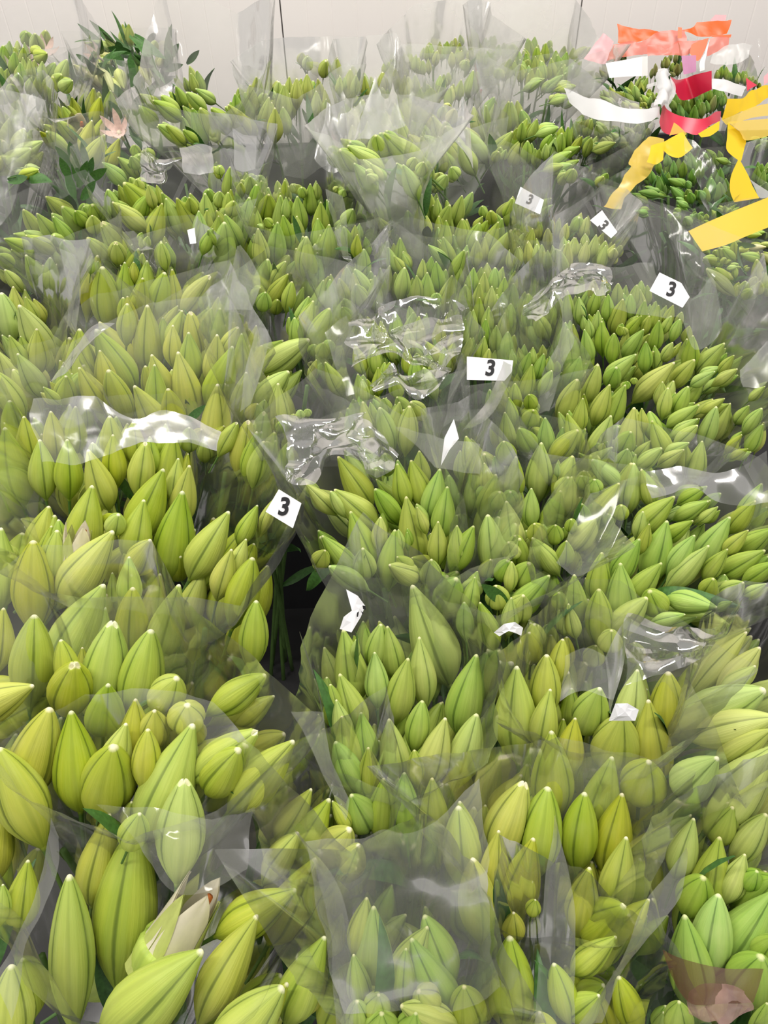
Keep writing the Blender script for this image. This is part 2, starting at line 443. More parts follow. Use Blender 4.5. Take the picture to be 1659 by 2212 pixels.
bunch('ML2', 'lime', 'wide yellow-green lily bunch at the edge with cream-tipped buds behind the opening bud', '''
B1 220 970 200 1400 260; 725 1010 640 1560 280 r; 970 1065 870 1560 270; 480 1280 430 1600 270 r; 690 1415 660 1720 240; 215 1415 -80 1560 240; 390 1130 430 1330 150
1135 1375 1010 1570 230; 870 1510 860 1760 190; 985 1585 980 1800 200; 1200 1545 1190 1700 230; 1700 1355 1430 1540 200
B4 270 -55 160 300 250; 385 -38 420 330 240; 680 30 610 260 170; 615 155 560 520 290; -10 165 180 580 260; 1050 35 900 430 300; 1395 70 1150 260 200 r; 1295 170 1130 400 230; 1595 120 1360 380 230
1000 330 970 760 250 R; 800 60 790 260 150; 760 520 700 700 160''', hf=.02, hb=.05)
bunch('ML3', 'lime', 'small yellow lily bunch wedged between the corner bunch and the middle bunch', '''
B5 435 385 320 560 150; 530 440 390 700 220; 545 450 600 540 80; 640 600 480 800 200; 460 760 300 1050 230; 690 690 620 860 150; 360 620 240 800 150''', hf=.01, hb=.03)
bunch('MC', 'green', 'narrow lily bunch in a tall clear sleeve with one long pale bud lying back', '''
B2 1010 780 1240 1400 290 P; 570 1065 650 1500 210; 550 1350 650 1660 190; 485 1415 510 1560 100; 520 1515 560 1680 130; 810 1030 760 1300 140; 850 1045 900 1360 150; 770 1210 790 1560 150
980 1250 900 1650 190; 1050 1115 1090 1560 170; 1420 1225 1320 1650 230; 1075 1520 1040 1720 150; 650 1130 640 1260 60
B5 560 130 690 400 150; 735 160 760 400 130; 850 10 890 310 160; 990 175 1000 330 90; 1160 0 1070 300 170 P; 1330 -20 1210 380 170; 825 325 810 560 150; 930 295 940 590 150; 1085 325 1100 560 160
650 415 740 600 180; 600 -10 640 180 140; 700 -30 730 140 130''', hf=.02, hb=.04)
bunch('MR', 'lime', 'lily bunch with big smooth upright buds around a half hidden white tag', '''
B3 40 1300 50 1900 270; 135 1080 140 1270 160; 165 1030 180 1180 120; 245 1225 230 1480 190; 345 1125 310 1400 130; 265 1445 220 1700 170; 580 1440 480 1720 230; 820 1320 780 1580 190 P
1020 1335 1010 1850 240; 890 1515 920 1900 240
B6 495 70 490 470 220; 610 0 580 260 140; 885 -10 800 260 260; 815 210 750 480 210; 1010 235 960 440 240''', hf=.02, hb=.05)
bunch('R2', 'pale', 'pale lily bunch at the edge whose long buds lean sideways under creased film', '''
B3 1525 1080 1150 1500 150; 1610 1180 1330 1480 150; 1580 1300 1380 1470 130; 1640 1450 1180 1640 290
B6 1385 215 1180 400 220; 1700 150 1430 480 260; 1700 0 1250 120 200; 1680 60 1400 240 160''', hf=.03, hb=.05)
bunch('ML1', 'lime', 'large lily bunch at the edge with a small white bud just opening', '''
B1 5 415 0 800 230; 210 495 220 1040 260; 500 385 475 700 240 o; 365 430 350 720 160; 725 440 410 870 260; 590 145 530 480 230; 1050 35 850 520 230; 915 235 850 560 190; 1165 180 1090 700 260; 1215 15 1160 330 170
1465 310 1230 720 220; 970 495 850 700 190; 820 600 830 830 150; 655 770 470 1150 300; 850 795 840 1170 200; 1145 775 1020 1230 220; 1575 485 1520 640 120; 1480 550 1420 760 150; 1620 605 1500 1010 210; 1650 270 1530 520 120
760 330 720 450 130; 1640 880 1610 1320 180
A4 20 1255 130 1700 230; 565 1395 690 1750 180; 930 1345 890 1650 160 r; 1110 1285 1080 1560 180; 960 1310 970 1500 110; 1060 1230 1050 1400 100; 1210 1250 1210 1400 120; 1140 1450 1120 1700 130
1590 1205 1540 1560 170 r; 1520 1220 1420 1400 110 r; 1650 1100 1600 1200 100; 1650 1280 1600 1550 150
A4 150 1180 200 1450 150; 330 1150 360 1400 140; 480 1120 480 1380 140; 700 1180 720 1420 140; 850 1220 860 1440 130; 250 1330 280 1600 170; 430 1330 440 1600 170; 720 1300 740 1560 150; 60 1080 100 1350 150''', hf=.02, hb=.09)
bunch('RC', 'green', 'lily bunch under the crumpled shiny film with many rounded buds tagged 3', '''
A5 530 1440 740 1760 170; 835 1420 850 1560 110
B2 330 135 520 330 110; 485 180 560 300 90; 510 170 760 390 170; 770 165 920 370 130; 915 5 960 220 130; 1000 -20 1080 250 150; 1190 40 1130 340 160; 1235 150 1200 420 150; 965 215 1040 680 180; 1040 280 1100 450 80
610 310 720 590 180; 430 465 590 660 150; 690 550 710 740 150; 805 345 800 520 100; 895 425 870 650 170; 920 425 940 560 60; 1170 375 1170 630 125; 475 660 640 760 130; 860 655 1030 740 150; 915 600 1000 680 100
1130 615 1130 790 140; 1290 740 1200 940 190; 1400 400 1260 700 150; 1290 400 1300 600 130; 450 560 410 650 120; 1410 730 1380 890 110''', hf=.02, hb=.09)
bunch('RC2', 'green', 'dense cluster of short plump green buds in the dark gap beside the tagged bunch', '''
B2 1540 70 1490 270 140; 1570 185 1540 290 110; 1610 240 1640 460 170; 1490 330 1540 740 170; 1620 510 1660 600 120; 1620 625 1580 750 130; 1545 785 1560 910 150; 1340 890 1350 1070 110; 1440 890 1500 1070 140; 1640 860 1630 1020 110
B3 140 160 140 390 115; 335 175 250 420 150; 165 385 190 490 120; 300 395 290 510 110; 150 480 270 650 130; 70 485 60 650 130; 20 630 10 750 90; 130 640 60 800 160; 265 720 110 880 170; 90 850 40 1000 170; 400 85 360 270 120
A6 205 1350 190 1640 170; 45 1440 30 1660 130; 410 1435 330 1640 140; 380 1570 350 1700 140
A5 1350 1310 1420 1560 130; 1470 1480 1490 1600 90; 1590 1340 1620 1480 130; 1600 1155 1620 1320 110''', hf=.01, hb=.02)
bunch('RR', 'green', 'large domed lily bunch whose many buds fan out toward the side edge', '''
B3 800 0 760 300 150; 850 40 900 240 110; 705 125 560 330 150; 595 325 440 500 150; 545 105 540 220 110; 470 260 470 400 110; 720 270 720 360 90; 1065 215 900 360 160; 1270 150 1090 260 100; 1280 245 1060 360 110; 1340 280 1240 360 70
1180 370 1050 450 110; 1015 370 920 660 190; 900 390 860 520 90; 835 485 720 680 150; 1190 460 1020 720 140; 1415 345 1260 580 170; 1535 430 1410 550 100; 1700 420 1470 570 140; 1285 530 1010 820 140; 1400 550 1250 740 110
1640 560 1380 710 150; 1700 640 1530 750 110; 590 570 570 800 150; 710 640 720 940 190; 975 640 840 800 150; 420 710 430 980 150; 575 805 580 1030 170; 885 860 690 1060 170; 900 820 960 960 170; 1310 740 1250 850 110
1500 760 1370 860 130; 1335 930 1080 880 150; 1650 775 1500 850 70; 1130 970 900 1030 90; 1430 885 1360 920 60; 320 830 330 930 100; 380 900 420 1080 100; 660 1070 640 1190 150; 400 360 400 440 80; 370 500 350 640 120
1620 130 1520 330 130; 1580 240 1450 400 120; 860 310 830 420 80''', hf=.015, hb=.03)
bunch('RU', 'green', 'broad fan of slender green buds below the large white tag 3', '''
A6 210 390 270 600 110; 150 490 250 690 100; 375 375 380 600 70; 575 365 520 560 80; 575 505 560 620 70; 735 430 680 620 110; 710 605 715 660 50; 510 560 520 680 60; 595 575 600 740 100; 485 625 520 840 90; 675 650 660 780 90
375 620 400 860 120; 850 540 770 640 70; 900 540 860 660 60; 960 570 930 760 90; 1040 540 980 660 60; 1095 560 1050 680 70; 865 625 760 770 100; 880 705 870 860 90; 1050 710 980 820 60; 1180 665 1150 900 110; 1380 715 1230 880 120
1440 790 1380 870 70; 815 785 620 960 120; 690 870 640 990 110; 1060 840 800 1090 150 P; 460 800 400 980 110; 570 850 510 1050 120; 440 945 340 1200 140; 1190 820 1040 1000 110; 1320 895 1180 980 80; 1465 880 1300 990 80
645 980 540 1240 120; 745 980 650 1200 130; 475 1065 450 1220 100; 1020 1000 980 1200 90; 1150 990 1060 1180 100; 760 960 750 1000 50; 370 1165 460 1420 110; 445 1270 320 1410 130; 660 1180 560 1400 140; 810 1125 750 1420 160 P
780 1280 720 1400 130; 850 1130 860 1260 70; 920 1210 990 1390 120; 1220 1110 1020 1250 110; 1210 1200 1040 1320 90; 1210 1240 1060 1370 90; 1330 1120 1230 1400 110; 1385 1070 1230 1160 70; 1240 1340 1200 1500 120
1155 1350 1010 1420 80; 1125 1395 990 1480 90; 980 1385 830 1510 100; 760 1390 720 1520 110; 665 1380 490 1520 120; 530 1460 660 1590 130; 605 1360 590 1400 50; 235 1190 240 1370 110; 65 1260 150 1400 130; 480 1530 480 1640 100
550 1590 550 1660 100; 310 1480 310 1540 40; 785 1480 740 1660 140; 850 1520 900 1660 110; 1640 990 1540 1080 60; 1620 1130 1500 1300 90; 1625 1230 1520 1420 90; 1490 1300 1420 1380 70; 1530 1390 1420 1450 60
A6 780 400 770 560 80; 870 440 850 580 80; 640 400 630 540 80; 960 470 930 600 70; 450 420 460 600 80; 1050 470 1010 590 70; 700 330 690 460 70; 820 340 800 450 70; 540 300 540 420 70''', hf=.02, hb=.10)
bunch('CM', 'green', 'slim upright buds just right of the cut off tag in the middle', '''
A6 20 755 30 870 50; 155 740 150 830 60; 135 770 100 880 80; 150 850 110 1010 100; 225 780 190 900 80; 260 800 270 900 50; 275 890 200 1040 80; 40 970 40 1100 90; 130 1040 150 1130 90; 160 1140 130 1230 110; 0 1060 20 1170 80
A5 1380 680 1360 800 70; 1470 670 1450 800 80; 1500 750 1490 850 70; 1580 960 1590 1160 100
A5 1440 420 1430 560 80; 1500 480 1490 610 80; 1560 430 1550 570 80; 1400 500 1390 630 80; 1600 520 1590 650 80; 1480 560 1470 690 80; 1550 600 1540 730 80; 1640 460 1630 600 80; 1620 640 1610 760 80''', hf=.02, hb=.05)
bunch('CC', 'green', 'middle lily bunch half hidden by the largest crumpled shiny sleeve', '''
A5 450 835 550 1020 110; 1090 700 1180 830 90; 1215 735 1215 880 80; 1105 785 1110 870 70; 1145 840 1140 900 60; 1025 815 1030 960 90; 1080 870 1130 1000 100; 865 680 880 800 70; 965 740 980 850 80; 660 910 680 1040 90; 690 945 700 1040 70
790 870 790 1040 80; 890 930 920 1050 100; 630 1070 630 1200 80; 590 1130 680 1400 130; 690 1090 730 1280 130; 740 1090 770 1200 60; 825 1065 850 1160 80; 800 1125 870 1350 130; 925 1090 900 1250 100; 990 1115 970 1350 140; 1000 1090 1080 1200 110
A5 760 560 780 700 90; 900 520 910 660 90; 1050 540 1050 680 90; 1180 560 1180 700 90; 1290 600 1280 730 90; 830 620 840 760 80; 980 620 990 740 80; 1260 500 1250 620 80; 1350 560 1330 680 80; 700 600 720 740 90; 640 720 680 860 90; 760 720 770 850 90''', hf=.02, hb=.06)
bunch('CL2', 'green', 'lily bunch with buds tilting sideways between the bright bunch and the crumpled film', '''
A5 85 175 30 440 120; 200 190 130 310 80; 215 270 130 400 100; 240 320 210 480 90; 70 390 50 500 100; 350 415 300 560 100; 375 445 310 640 120; 480 490 380 720 140; 255 550 270 690 90; 350 690 120 850 170 P; 440 715 430 800 90; 395 820 370 900 60
220 895 60 1060 150; 150 970 150 1200 150; 20 1105 20 1200 80; 60 1150 20 1400 150 r; 130 1285 60 1500 110; 60 1340 10 1560 140; 215 1350 180 1560 120; 295 1145 290 1190 60; 250 1170 250 1210 50; 180 1210 150 1280 60''', hf=.02, hb=.05)
bunch('C1', 'lime', 'brightest lily bunch with fat uncovered yellow-green buds and a leaf tip', '''
A4 515 620 530 1000 195; 612 622 800 960 220; 505 870 640 1110 150; 690 885 800 1180 170; 400 860 420 1000 100; 420 925 420 1090 140; 275 995 350 1070 70; 860 985 990 1200 190; 965 790 1060 1030 150; 990 850 1000 1060 140; 1140 770 1215 1130 190
1075 1005 1120 1210 150; 1205 645 1230 930 150; 1385 660 1370 920 150; 1490 735 1390 1010 190; 1390 975 1380 1270 200; 1580 900 1540 1180 150; 1545 650 1540 950 100; 1525 610 1440 760 100 r; 1410 490 1400 700 140; 1215 510 1270 790 150 r
1165 505 1100 690 110; 1105 600 1110 860 120; 945 470 960 820 190; 1300 560 1310 640 50; 1360 490 1310 600 90; 815 460 810 680 120; 640 760 680 950 130''', hf=.008, hb=.04)
bunch('C0', 'lime', 'tall buds with matt skin standing directly behind the brightest bunch', '''
A4 625 150 560 560 150; 655 225 700 590 190; 800 195 810 480 120; 910 135 890 350 110; 940 185 930 420 120; 915 295 880 540 130; 1055 260 1000 540 150; 1105 240 1120 560 110; 1345 280 1190 500 140 r; 855 195 860 290 60; 1030 60 1040 260 80; 1400 420 1380 560 80''', hf=.01, hb=.04)
bunch('C0L', 'pale', 'hazy pale lily bunch at the edge beside the tall matt buds', '''
A4 165 150 330 440 130; 320 165 330 400 100; 30 245 100 330 80; 125 470 290 780 190; 10 390 80 720 150; 80 350 130 620 110; 235 620 250 900 130; 60 665 130 820 110; 160 420 230 560 80; 110 780 280 1060 140; -20 900 120 1160 160''', hf=.02, hb=.06)
bunch('C2', 'green', 'row of short green buds just above the crumpled middle sleeve', '''
A5 440 310 410 460 90; 480 305 490 480 110; 540 300 580 430 80; 590 225 590 400 80; 630 265 650 440 80; 650 340 690 470 110; 700 110 690 320 100; 770 280 770 420 100; 640 240 730 400 90; 570 430 600 500 70; 560 485 600 560 80; 400 130 370 370 140
850 100 900 250 80; 930 40 940 260 110; 890 155 960 260 60; 1075 175 1070 280 60; 1130 160 1120 290 60; 1160 190 1180 370 90; 1100 260 1100 430 110; 1040 280 1040 420 80; 1265 280 1230 430 110; 1165 395 1160 450 70; 960 230 940 380 100
A5 1400 230 1390 370 80; 1470 260 1460 390 80; 1540 230 1530 370 80; 1600 290 1590 420 80; 1440 330 1430 460 80; 1520 350 1510 480 80; 1590 390 1580 520 80; 1660 330 1650 460 80; 1350 340 1340 470 80''', hf=.01, hb=.03)
bunch('C3', 'green', 'hazy lily bunch around the half covered tag 3 behind the row of short buds', '''
A2 1020 1190 1020 1350 80; 1070 1240 1090 1400 90; 1130 1240 1130 1330 60; 1170 1270 1170 1400 60; 1050 1320 1060 1450 80; 1080 1350 1100 1480 80; 1250 1310 1210 1420 90; 1330 1250 1290 1400 90; 1225 1410 1220 1560 90; 1330 1400 1330 1560 100
1440 1425 1390 1560 90; 1490 1410 1440 1500 60; 1560 1420 1480 1600 100; 1640 1470 1560 1640 130; 1510 1350 1520 1430 70; 1650 1270 1600 1380 60; 1210 1515 1240 1660 100; 790 1310 800 1420 60; 790 1390 860 1490 70
A5 1345 120 1270 270 90; 1425 50 1420 160 80; 1110 85 1200 180 80
A3 20 1265 10 1400 90; 110 1260 90 1390 90; 210 1280 120 1360 80; 160 1370 130 1480 90; 10 1480 0 1600 80''', hf=.015, hb=.07)
bunch('C4', 'pale', 'misty pale lily bunch beneath the tilted small tag 3', '''
A3 320 1410 310 1500 50; 370 1430 350 1520 60; 450 1390 430 1480 90; 500 1390 480 1470 60; 250 1460 250 1540 60; 250 1600 250 1680 60; 560 1500 540 1600 70; 620 1540 600 1640 60; 420 1520 400 1620 70; 330 1600 350 1700 70; 150 1460 130 1560 70; 180 1560 180 1640 60; 680 1560 640 1640 60
A6 620 90 600 180 70; 680 110 660 170 60; 500 60 480 160 70; 380 70 370 180 80; 300 110 310 190 70; 60 100 60 200 60; 430 40 420 150 60; 120 70 130 170 70''', hf=.02, hb=.06)
bunch('BD', 'green', 'crowded block of upright buds left of the tall folded film', '''
A2 40 1155 50 1310 100; 90 1245 80 1400 130; 165 1250 170 1420 120; 200 1260 200 1400 60; 270 1255 290 1460 110; 355 1175 360 1370 90; 400 1170 400 1240 50; 425 1290 420 1540 110; 480 1435 470 1600 120; 70 1400 100 1440 60; 150 1420 140 1640 120
185 1375 220 1580 100; 310 1510 340 1700 130; 0 1320 10 1520 90; 570 1215 560 1250 50; 300 1200 310 1260 60; 195 1155 190 1260 60; 630 1340 580 1440 100; 570 1450 600 1560 80; 645 1440 640 1560 60; 655 1500 650 1640 70
A5 20 -20 40 140 110; 330 30 320 200 120''', hf=.01, hb=.05)
bunch('UL', 'green', 'lily bunch left of the crowded block with a small blank white tag', '''
A1 655 1035 780 1160 100; 690 1210 740 1380 100; 720 1295 940 1480 120; 790 1170 960 1360 150; 870 1150 900 1210 70; 945 1185 970 1280 70; 1040 1300 980 1560 110; 1060 1270 1120 1420 110; 1130 1265 1200 1420 120; 1210 1265 1240 1360 80
1310 1235 1330 1430 120; 1405 1065 1410 1110 60; 1470 1065 1470 1200 100; 1410 1225 1400 1320 80; 1460 1230 1460 1340 80; 1500 1290 1480 1370 90; 1270 1350 1290 1560 100; 1360 1460 1320 1560 80; 1435 1420 1430 1660 150; 1440 1370 1510 1540 110
1400 1380 1390 1500 80; 1590 1260 1580 1500 140; 1600 1130 1600 1240 90; 1540 1170 1540 1240 60; 930 960 960 1020 90; 840 1000 880 1080 70; 1640 1180 1640 1400 100; 1330 1470 1380 1570 50
A4 945 30 940 90 50; 1030 70 1050 180 80''', hf=.015, hb=.08)
bunch('ULL', 'green', 'lily bunch fanning out at the far edge next to the dark gap', '''
A1 235 1365 380 1560 120; 340 1385 430 1520 100; 395 1320 540 1490 130; 480 1350 540 1430 90; 590 1310 640 1430 110; 650 1420 820 1640 150 r; 25 1525 190 1600 100; 165 1505 320 1600 100; 555 1520 680 1650 90 r; 590 1380 610 1480 100; 410 1540 450 1640 90
A4 -10 150 80 220 90; 740 70 760 200 110 r; 590 160 580 260 50; 410 60 460 200 90''', hf=.02, hb=.04)
bunch('TM', 'green', 'tall lily bunch near the wall seam with dark stems showing through its sleeve', '''
A1 980 640 1120 740 100; 1030 610 1120 700 80; 1125 550 1180 660 70; 1190 590 1290 680 80; 1220 470 1250 580 60; 1260 450 1290 580 70; 1230 690 1290 850 110; 1280 690 1370 870 110; 1350 690 1470 810 90; 1460 670 1590 860 110; 1500 600 1530 720 80
1010 800 1200 910 90; 1060 800 1160 900 80; 1170 830 1240 890 60; 1600 540 1620 700 90; 1640 490 1640 600 60''', hf=.02, hb=.14, leaves=10)
bunch('TM2', 'pale', 'upright yellow-green bunch in front of the wall seam with dark leaf blades', '''
A2 30 500 20 640 90; 55 600 50 660 60; 95 620 50 860 90; 155 520 150 660 70; 190 540 190 720 100; 270 500 270 700 80; 335 475 340 640 80; 340 360 340 440 70; 455 390 440 490 80; 395 580 400 800 80; 530 375 530 480 60; 545 490 540 560 50
610 440 610 560 90; 130 690 130 820 100; 650 480 640 600 60''', film='film_fog', hf=.02, hb=.08, leaves=12)
bunch('TC1', 'green', 'short bunch of sideways buds behind folded film above the crowded block', '''
A2 545 960 640 1080 120; 590 935 740 1040 130; 635 1045 720 1160 110; 740 1045 790 1110 60; 770 870 800 1010 140; 820 850 990 1010 160; 720 1120 760 1160 60; 950 1050 1010 1190 110; 1080 1040 1060 1120 80''', film='film_fog', hf=.03, hb=.10)
bunch('TC2', 'pale', 'hazy bunch with sharp upright buds in the upper middle', '''
A2 985 860 1090 1000 110; 1040 680 1100 800 90; 1005 770 1040 870 80; 1140 740 1180 850 90; 1130 560 1120 660 80; 1190 910 1200 1080 90; 1130 960 1130 1060 70; 1220 810 1260 900 80; 1260 1070 1290 1130 80; 1230 1120 1180 1200 80; 1350 820 1480 1040 110
1300 900 1400 1100 110; 1480 670 1470 900 80; 1400 450 1380 560 80; 1320 510 1310 600 60; 1070 870 1090 980 80; 1190 480 1180 560 50; 1090 1050 1090 1100 60; 1280 700 1250 780 80; 1210 680 1200 760 70
A2 960 640 1060 780 80; 1250 560 1240 640 60; 1060 560 1060 640 50''', film='film_fog', hf=.025, hb=.08, leaves=10)
bunch('TC3', 'green', 'green bunch with loosely crossed buds left of the white banded sleeve', '''
A2 1630 650 1590 870 100; 1650 840 1560 970 110; 1560 970 1530 1030 60
A3 15 650 20 810 80; 275 860 220 950 60; 240 920 230 1020 50; 300 880 260 1020 70; 340 850 310 980 80; 380 810 370 960 60; 400 970 230 1080 80; 350 1060 240 1090 60; 410 1080 390 1160 80; 685 915 560 960 70; 605 1130 570 1190 60; 320 815 220 850 70
480 740 440 830 60; 530 760 500 850 60; 430 770 420 880 60; 180 760 150 860 70; 120 900 110 1010 70; 90 780 80 880 60; 470 870 420 960 60; 530 880 500 960 60''', hf=.025, hb=.09, leaves=8)
bunch('TX', 'pale', 'misty bunch filling the space between the wall seam bunch and the upper middle', '''
A2 700 480 700 600 70; 760 520 770 640 75; 820 460 820 580 70; 880 560 890 680 75; 690 640 690 780 80; 750 680 760 820 85; 830 720 850 860 90; 900 660 920 800 85; 640 700 640 830 80; 960 480 960 590 70; 720 780 730 900 85; 620 800 640 920 85
900 440 900 540 60; 800 600 810 720 75; 560 680 570 820 85; 930 760 960 880 85''', hf=.03, hb=.08, film='film_fog', leaves=10)
bunch('TF1', 'pale', 'misty far bunch rising against the wall in the upper middle', '''
Z4 660 95 660 170 45; 840 90 830 160 40; 500 150 500 230 40; 430 190 430 250 35; 570 170 560 250 45; 700 140 690 200 45; 760 80 760 160 50; 810 60 810 140 40; 610 200 610 270 45; 880 200 870 260 50; 720 100 720 170 40; 540 160 530 230 40; 790 150 790 230 45; 910 120 900 190 45; 400 210 400 280 40; 460 210 460 290 45; 850 140 840 210 45; 1080 250 1070 310 50; 640 110 640 180 45; 960 140 950 210 45''', film='film_fog', hf=.03, hb=.12)
bunch('TF2', 'green', 'far bunch of slim green buds against the wall next to the orange sleeve', '''
A3 20 280 30 360 70; 130 250 130 330 60; 235 275 230 370 60; 260 260 260 310 40; 500 300 420 370 60; 70 410 80 490 70; 10 360 10 440 60; 110 340 120 470 60; 170 360 170 500 60; 210 390 210 530 70; 270 370 280 500 70; 310 350 330 450 70; 350 480 270 560 70
210 515 130 560 60; 300 320 300 420 60; 370 330 350 430 60; 180 300 180 390 60; 60 320 70 400 60; 340 430 320 520 60; 150 440 140 520 60; 420 400 380 470 60; 430 550 320 580 50; 390 620 290 650 60; 330 610 290 640 50
Z4 1030 50 1030 110 45; 1080 100 1070 180 45; 1150 190 1130 290 60; 1215 225 1215 320 50; 1010 140 1010 210 45''', film='film_fog', hf=.03, hb=.10)
bunch('LT', 'green', 'far corner bunch with pinkish petals and shiny film against the wall', '''
A1 225 215 240 330 90; 300 340 230 370 80; 270 390 270 470 60; 430 380 380 510 80; 465 515 390 570 80; 340 490 320 640 80; 20 290 30 390 70; 90 330 90 430 70; 10 430 10 520 60; 60 260 60 350 50; 150 300 150 400 60; 190 380 200 460 60; 120 470 110 560 70; 240 480 240 570 60
130 400 140 480 60; 70 540 90 640 80''', hf=.03, hb=.12, leaves=8)
bunch('LL2', 'pale', 'dark leafy bunch against the wall with drooping cream buds', '''
A1 820 150 840 300 60; 960 280 960 340 60; 590 260 690 310 60; 670 250 740 310 50; 470 410 530 480 70 C; 600 410 650 470 80 C; 725 590 660 480 80 C; 550 460 650 550 70 C; 950 520 910 420 60; 1040 350 1020 430 40; 640 345 700 390 70 C''', hf=.02, hb=.04, leaves=40, leafk=1.6)
bunch('LL1', 'lime', 'standing bunch with a white tipped opening bud above dark stems near the edge', '''
A1 490 765 505 930 170 o; 370 770 480 890 90; 335 650 400 770 90; 460 620 490 730 70; 600 560 590 740 100; 295 840 430 970 90; 670 860 580 1030 110; 640 620 610 760 90; 590 770 540 950 100; 250 1090 150 1120 60; 400 680 440 760 60''', hf=.02, hb=.05, leaves=22, leafk=1.3)
bunch('LL0', 'pale', 'blurred bunch cut off by the far edge behind hazy film', '''
A1 200 950 60 1060 120; 255 1100 150 1120 60; 160 820 110 920 80; 20 900 0 1000 90; 60 760 40 880 90; 0 690 0 800 70; 110 700 90 820 80; 30 1000 -40 1080 90''', hf=.06, hb=.10, leaves=14)
bunch('WB', 'green', 'bunch of small green buds inside the white banded sleeve', '''
Z1 560 1110 740 1210 60; 600 1030 690 1140 60; 690 990 770 1160 100; 880 1010 960 1080 60; 1010 970 1050 1210 110; 1090 880 1040 990 70; 1180 870 1110 1070 90; 890 1070 970 1170 80; 1100 1090 1160 1170 70; 1220 1110 1200 1200 60; 950 1210 1060 1270 70; 1120 1190 1150 1250 60
760 1060 850 1110 60; 1190 1020 1190 1110 60; 1240 1060 1260 1160 50; 850 1180 900 1240 60''', hf=.0, hb=.02, leaves=14, nosleeve=True, leafk=.7)
bunch('WU', 'olive', 'shaded bunch under the front of the white band with one olive bud', '''
Z1 710 1580 880 1720 110; 650 1620 700 1700 70; 520 1440 600 1520 80; 760 1500 800 1560 60; 920 1510 980 1600 70; 1060 1480 1040 1560 90; 1100 1600 1080 1690 70; 420 1400 400 1500 70; 340 1430 280 1540 90; 1190 1520 1180 1600 70
A3 600 880 620 960 70; 820 850 840 940 60; 560 800 590 870 60''', hf=.01, hb=.01, leaves=12)
bunch('RS', 'deep', 'bunch of upright green buds held in the crimson banded sleeve', '''
Z2 390 1170 380 1380 90; 480 1230 490 1400 90; 570 1080 580 1200 100; 620 1200 600 1420 130; 715 1085 720 1280 100; 800 1050 800 1260 90; 980 1050 970 1300 110; 860 1110 850 1300 80; 650 1320 630 1510 120; 760 1280 740 1480 100; 430 1300 460 1500 100; 930 1190 860 1440 90 B; 1040 1190 1020 1330 70
540 1260 540 1400 90; 690 1240 690 1400 80''', hf=-.02, hb=-.01, leaves=4, nosleeve=True)
bunch('OR', 'olive', 'small bunch at the wall wrapped in orange and coral film', '''
Z1 690 540 640 640 60; 780 470 790 600 60; 720 560 700 640 50; 840 540 830 630 50; 900 560 880 640 50; 600 720 640 800 60; 560 780 620 850 60; 1420 620 1420 760 60; 1540 560 1530 700 60; 1570 700 1560 840 70; 1480 800 1490 860 50; 1290 720 1280 800 60''', hf=-.01, hb=.0, leaves=8, nosleeve=True)
bunch('WR', 'green', 'hazy bunch by the wall behind the crimson sleeve inside white film', '''
Z2 1020 790 1000 930 80; 1080 790 1080 950 80; 1180 840 1190 1010 80; 1240 880 1240 1030 70; 1310 850 1310 1020 80; 1350 900 1340 1050 60; 960 860 950 980 60; 1490 970 1480 1060 70; 1400 930 1400 1060 70; 1140 870 1130 1000 60; 270 660 280 790 60; 400 740 380 900 80''', hf=.0, hb=.06, leaves=6)
bunch('YB1', 'deep', 'small dark green bunch with loose yellow ribbon film over its top', '''
Z3 680 320 670 430 60; 520 480 540 570 70; 600 540 610 670 80; 745 390 740 530 70; 640 510 640 610 60; 590 390 600 470 60; 690 570 800 620 70; 400 690 610 730 80; 380 730 460 780 60; 500 660 600 690 50; 900 310 920 440 100; 840 390 830 500 80; 930 470 920 560 60; 1000 380 990 540 90
710 640 800 740 80; 900 700 920 800 80; 770 780 860 830 60; 990 680 1030 770 80; 1110 560 1110 720 110; 1190 600 1190 760 110; 1050 650 1060 770 80; 1130 320 1150 400 60; 1150 370 1240 400 60; 1060 280 1120 340 60; 870 590 900 660 60; 690 500 690 620 50; 360 880 480 900 60; 850 940 900 1010 90; 740 900 790 980 80
1200 460 1190 580 80; 970 900 940 970 60''', hf=.01, hb=.02, leaves=24, leafk=.6)
bunch('YB2', 'deep', 'dark bunch at the edge within the twisted yellow band', '''
Z3 1560 440 1540 580 80; 1620 480 1600 600 80; 1650 200 1600 260 80; 1590 230 1560 300 70; 1640 600 1620 700 80; 1600 420 1590 520 70; 1690 480 1660 600 80; 1580 180 1530 230 60''', hf=.01, hb=.02, leaves=14, leafk=.6)
bunch('YB3', 'green', 'bunch of tiny green buds around the broad yellow band at the edge', '''
Z3 1040 970 1080 1020 50; 1060 910 1060 960 50; 1110 870 1160 940 60; 1170 850 1200 910 60; 1240 830 1230 900 60; 1340 820 1290 880 50; 1300 860 1270 900 50; 1000 920 1010 980 50; 1380 840 1330 890 50; 1030 1340 1150 1370 100; 1220 1240 1300 1320 80; 1330 1170 1330 1290 90; 1390 1300 1510 1330 90; 1550 1350 1560 1500 110
1640 1230 1540 1240 70 C; 1590 1290 1680 1380 80 O; 1600 1110 1500 1110 70; 1150 1430 1230 1500 80; 1060 1440 1330 1700 130 O; 1480 1430 1440 1460 40 O; 1250 1340 1210 1380 60; 1370 1420 1260 1440 50; 1500 1640 1420 1720 100; 1580 1560 1560 1680 100; 1640 1480 1620 1600 90; 1440 1560 1420 1660 90; 1330 1400 1340 1500 60
1180 1240 1230 1330 80; 960 1170 1040 1250 70''', hf=.0, hb=.02, leaves=30, leafk=.7)

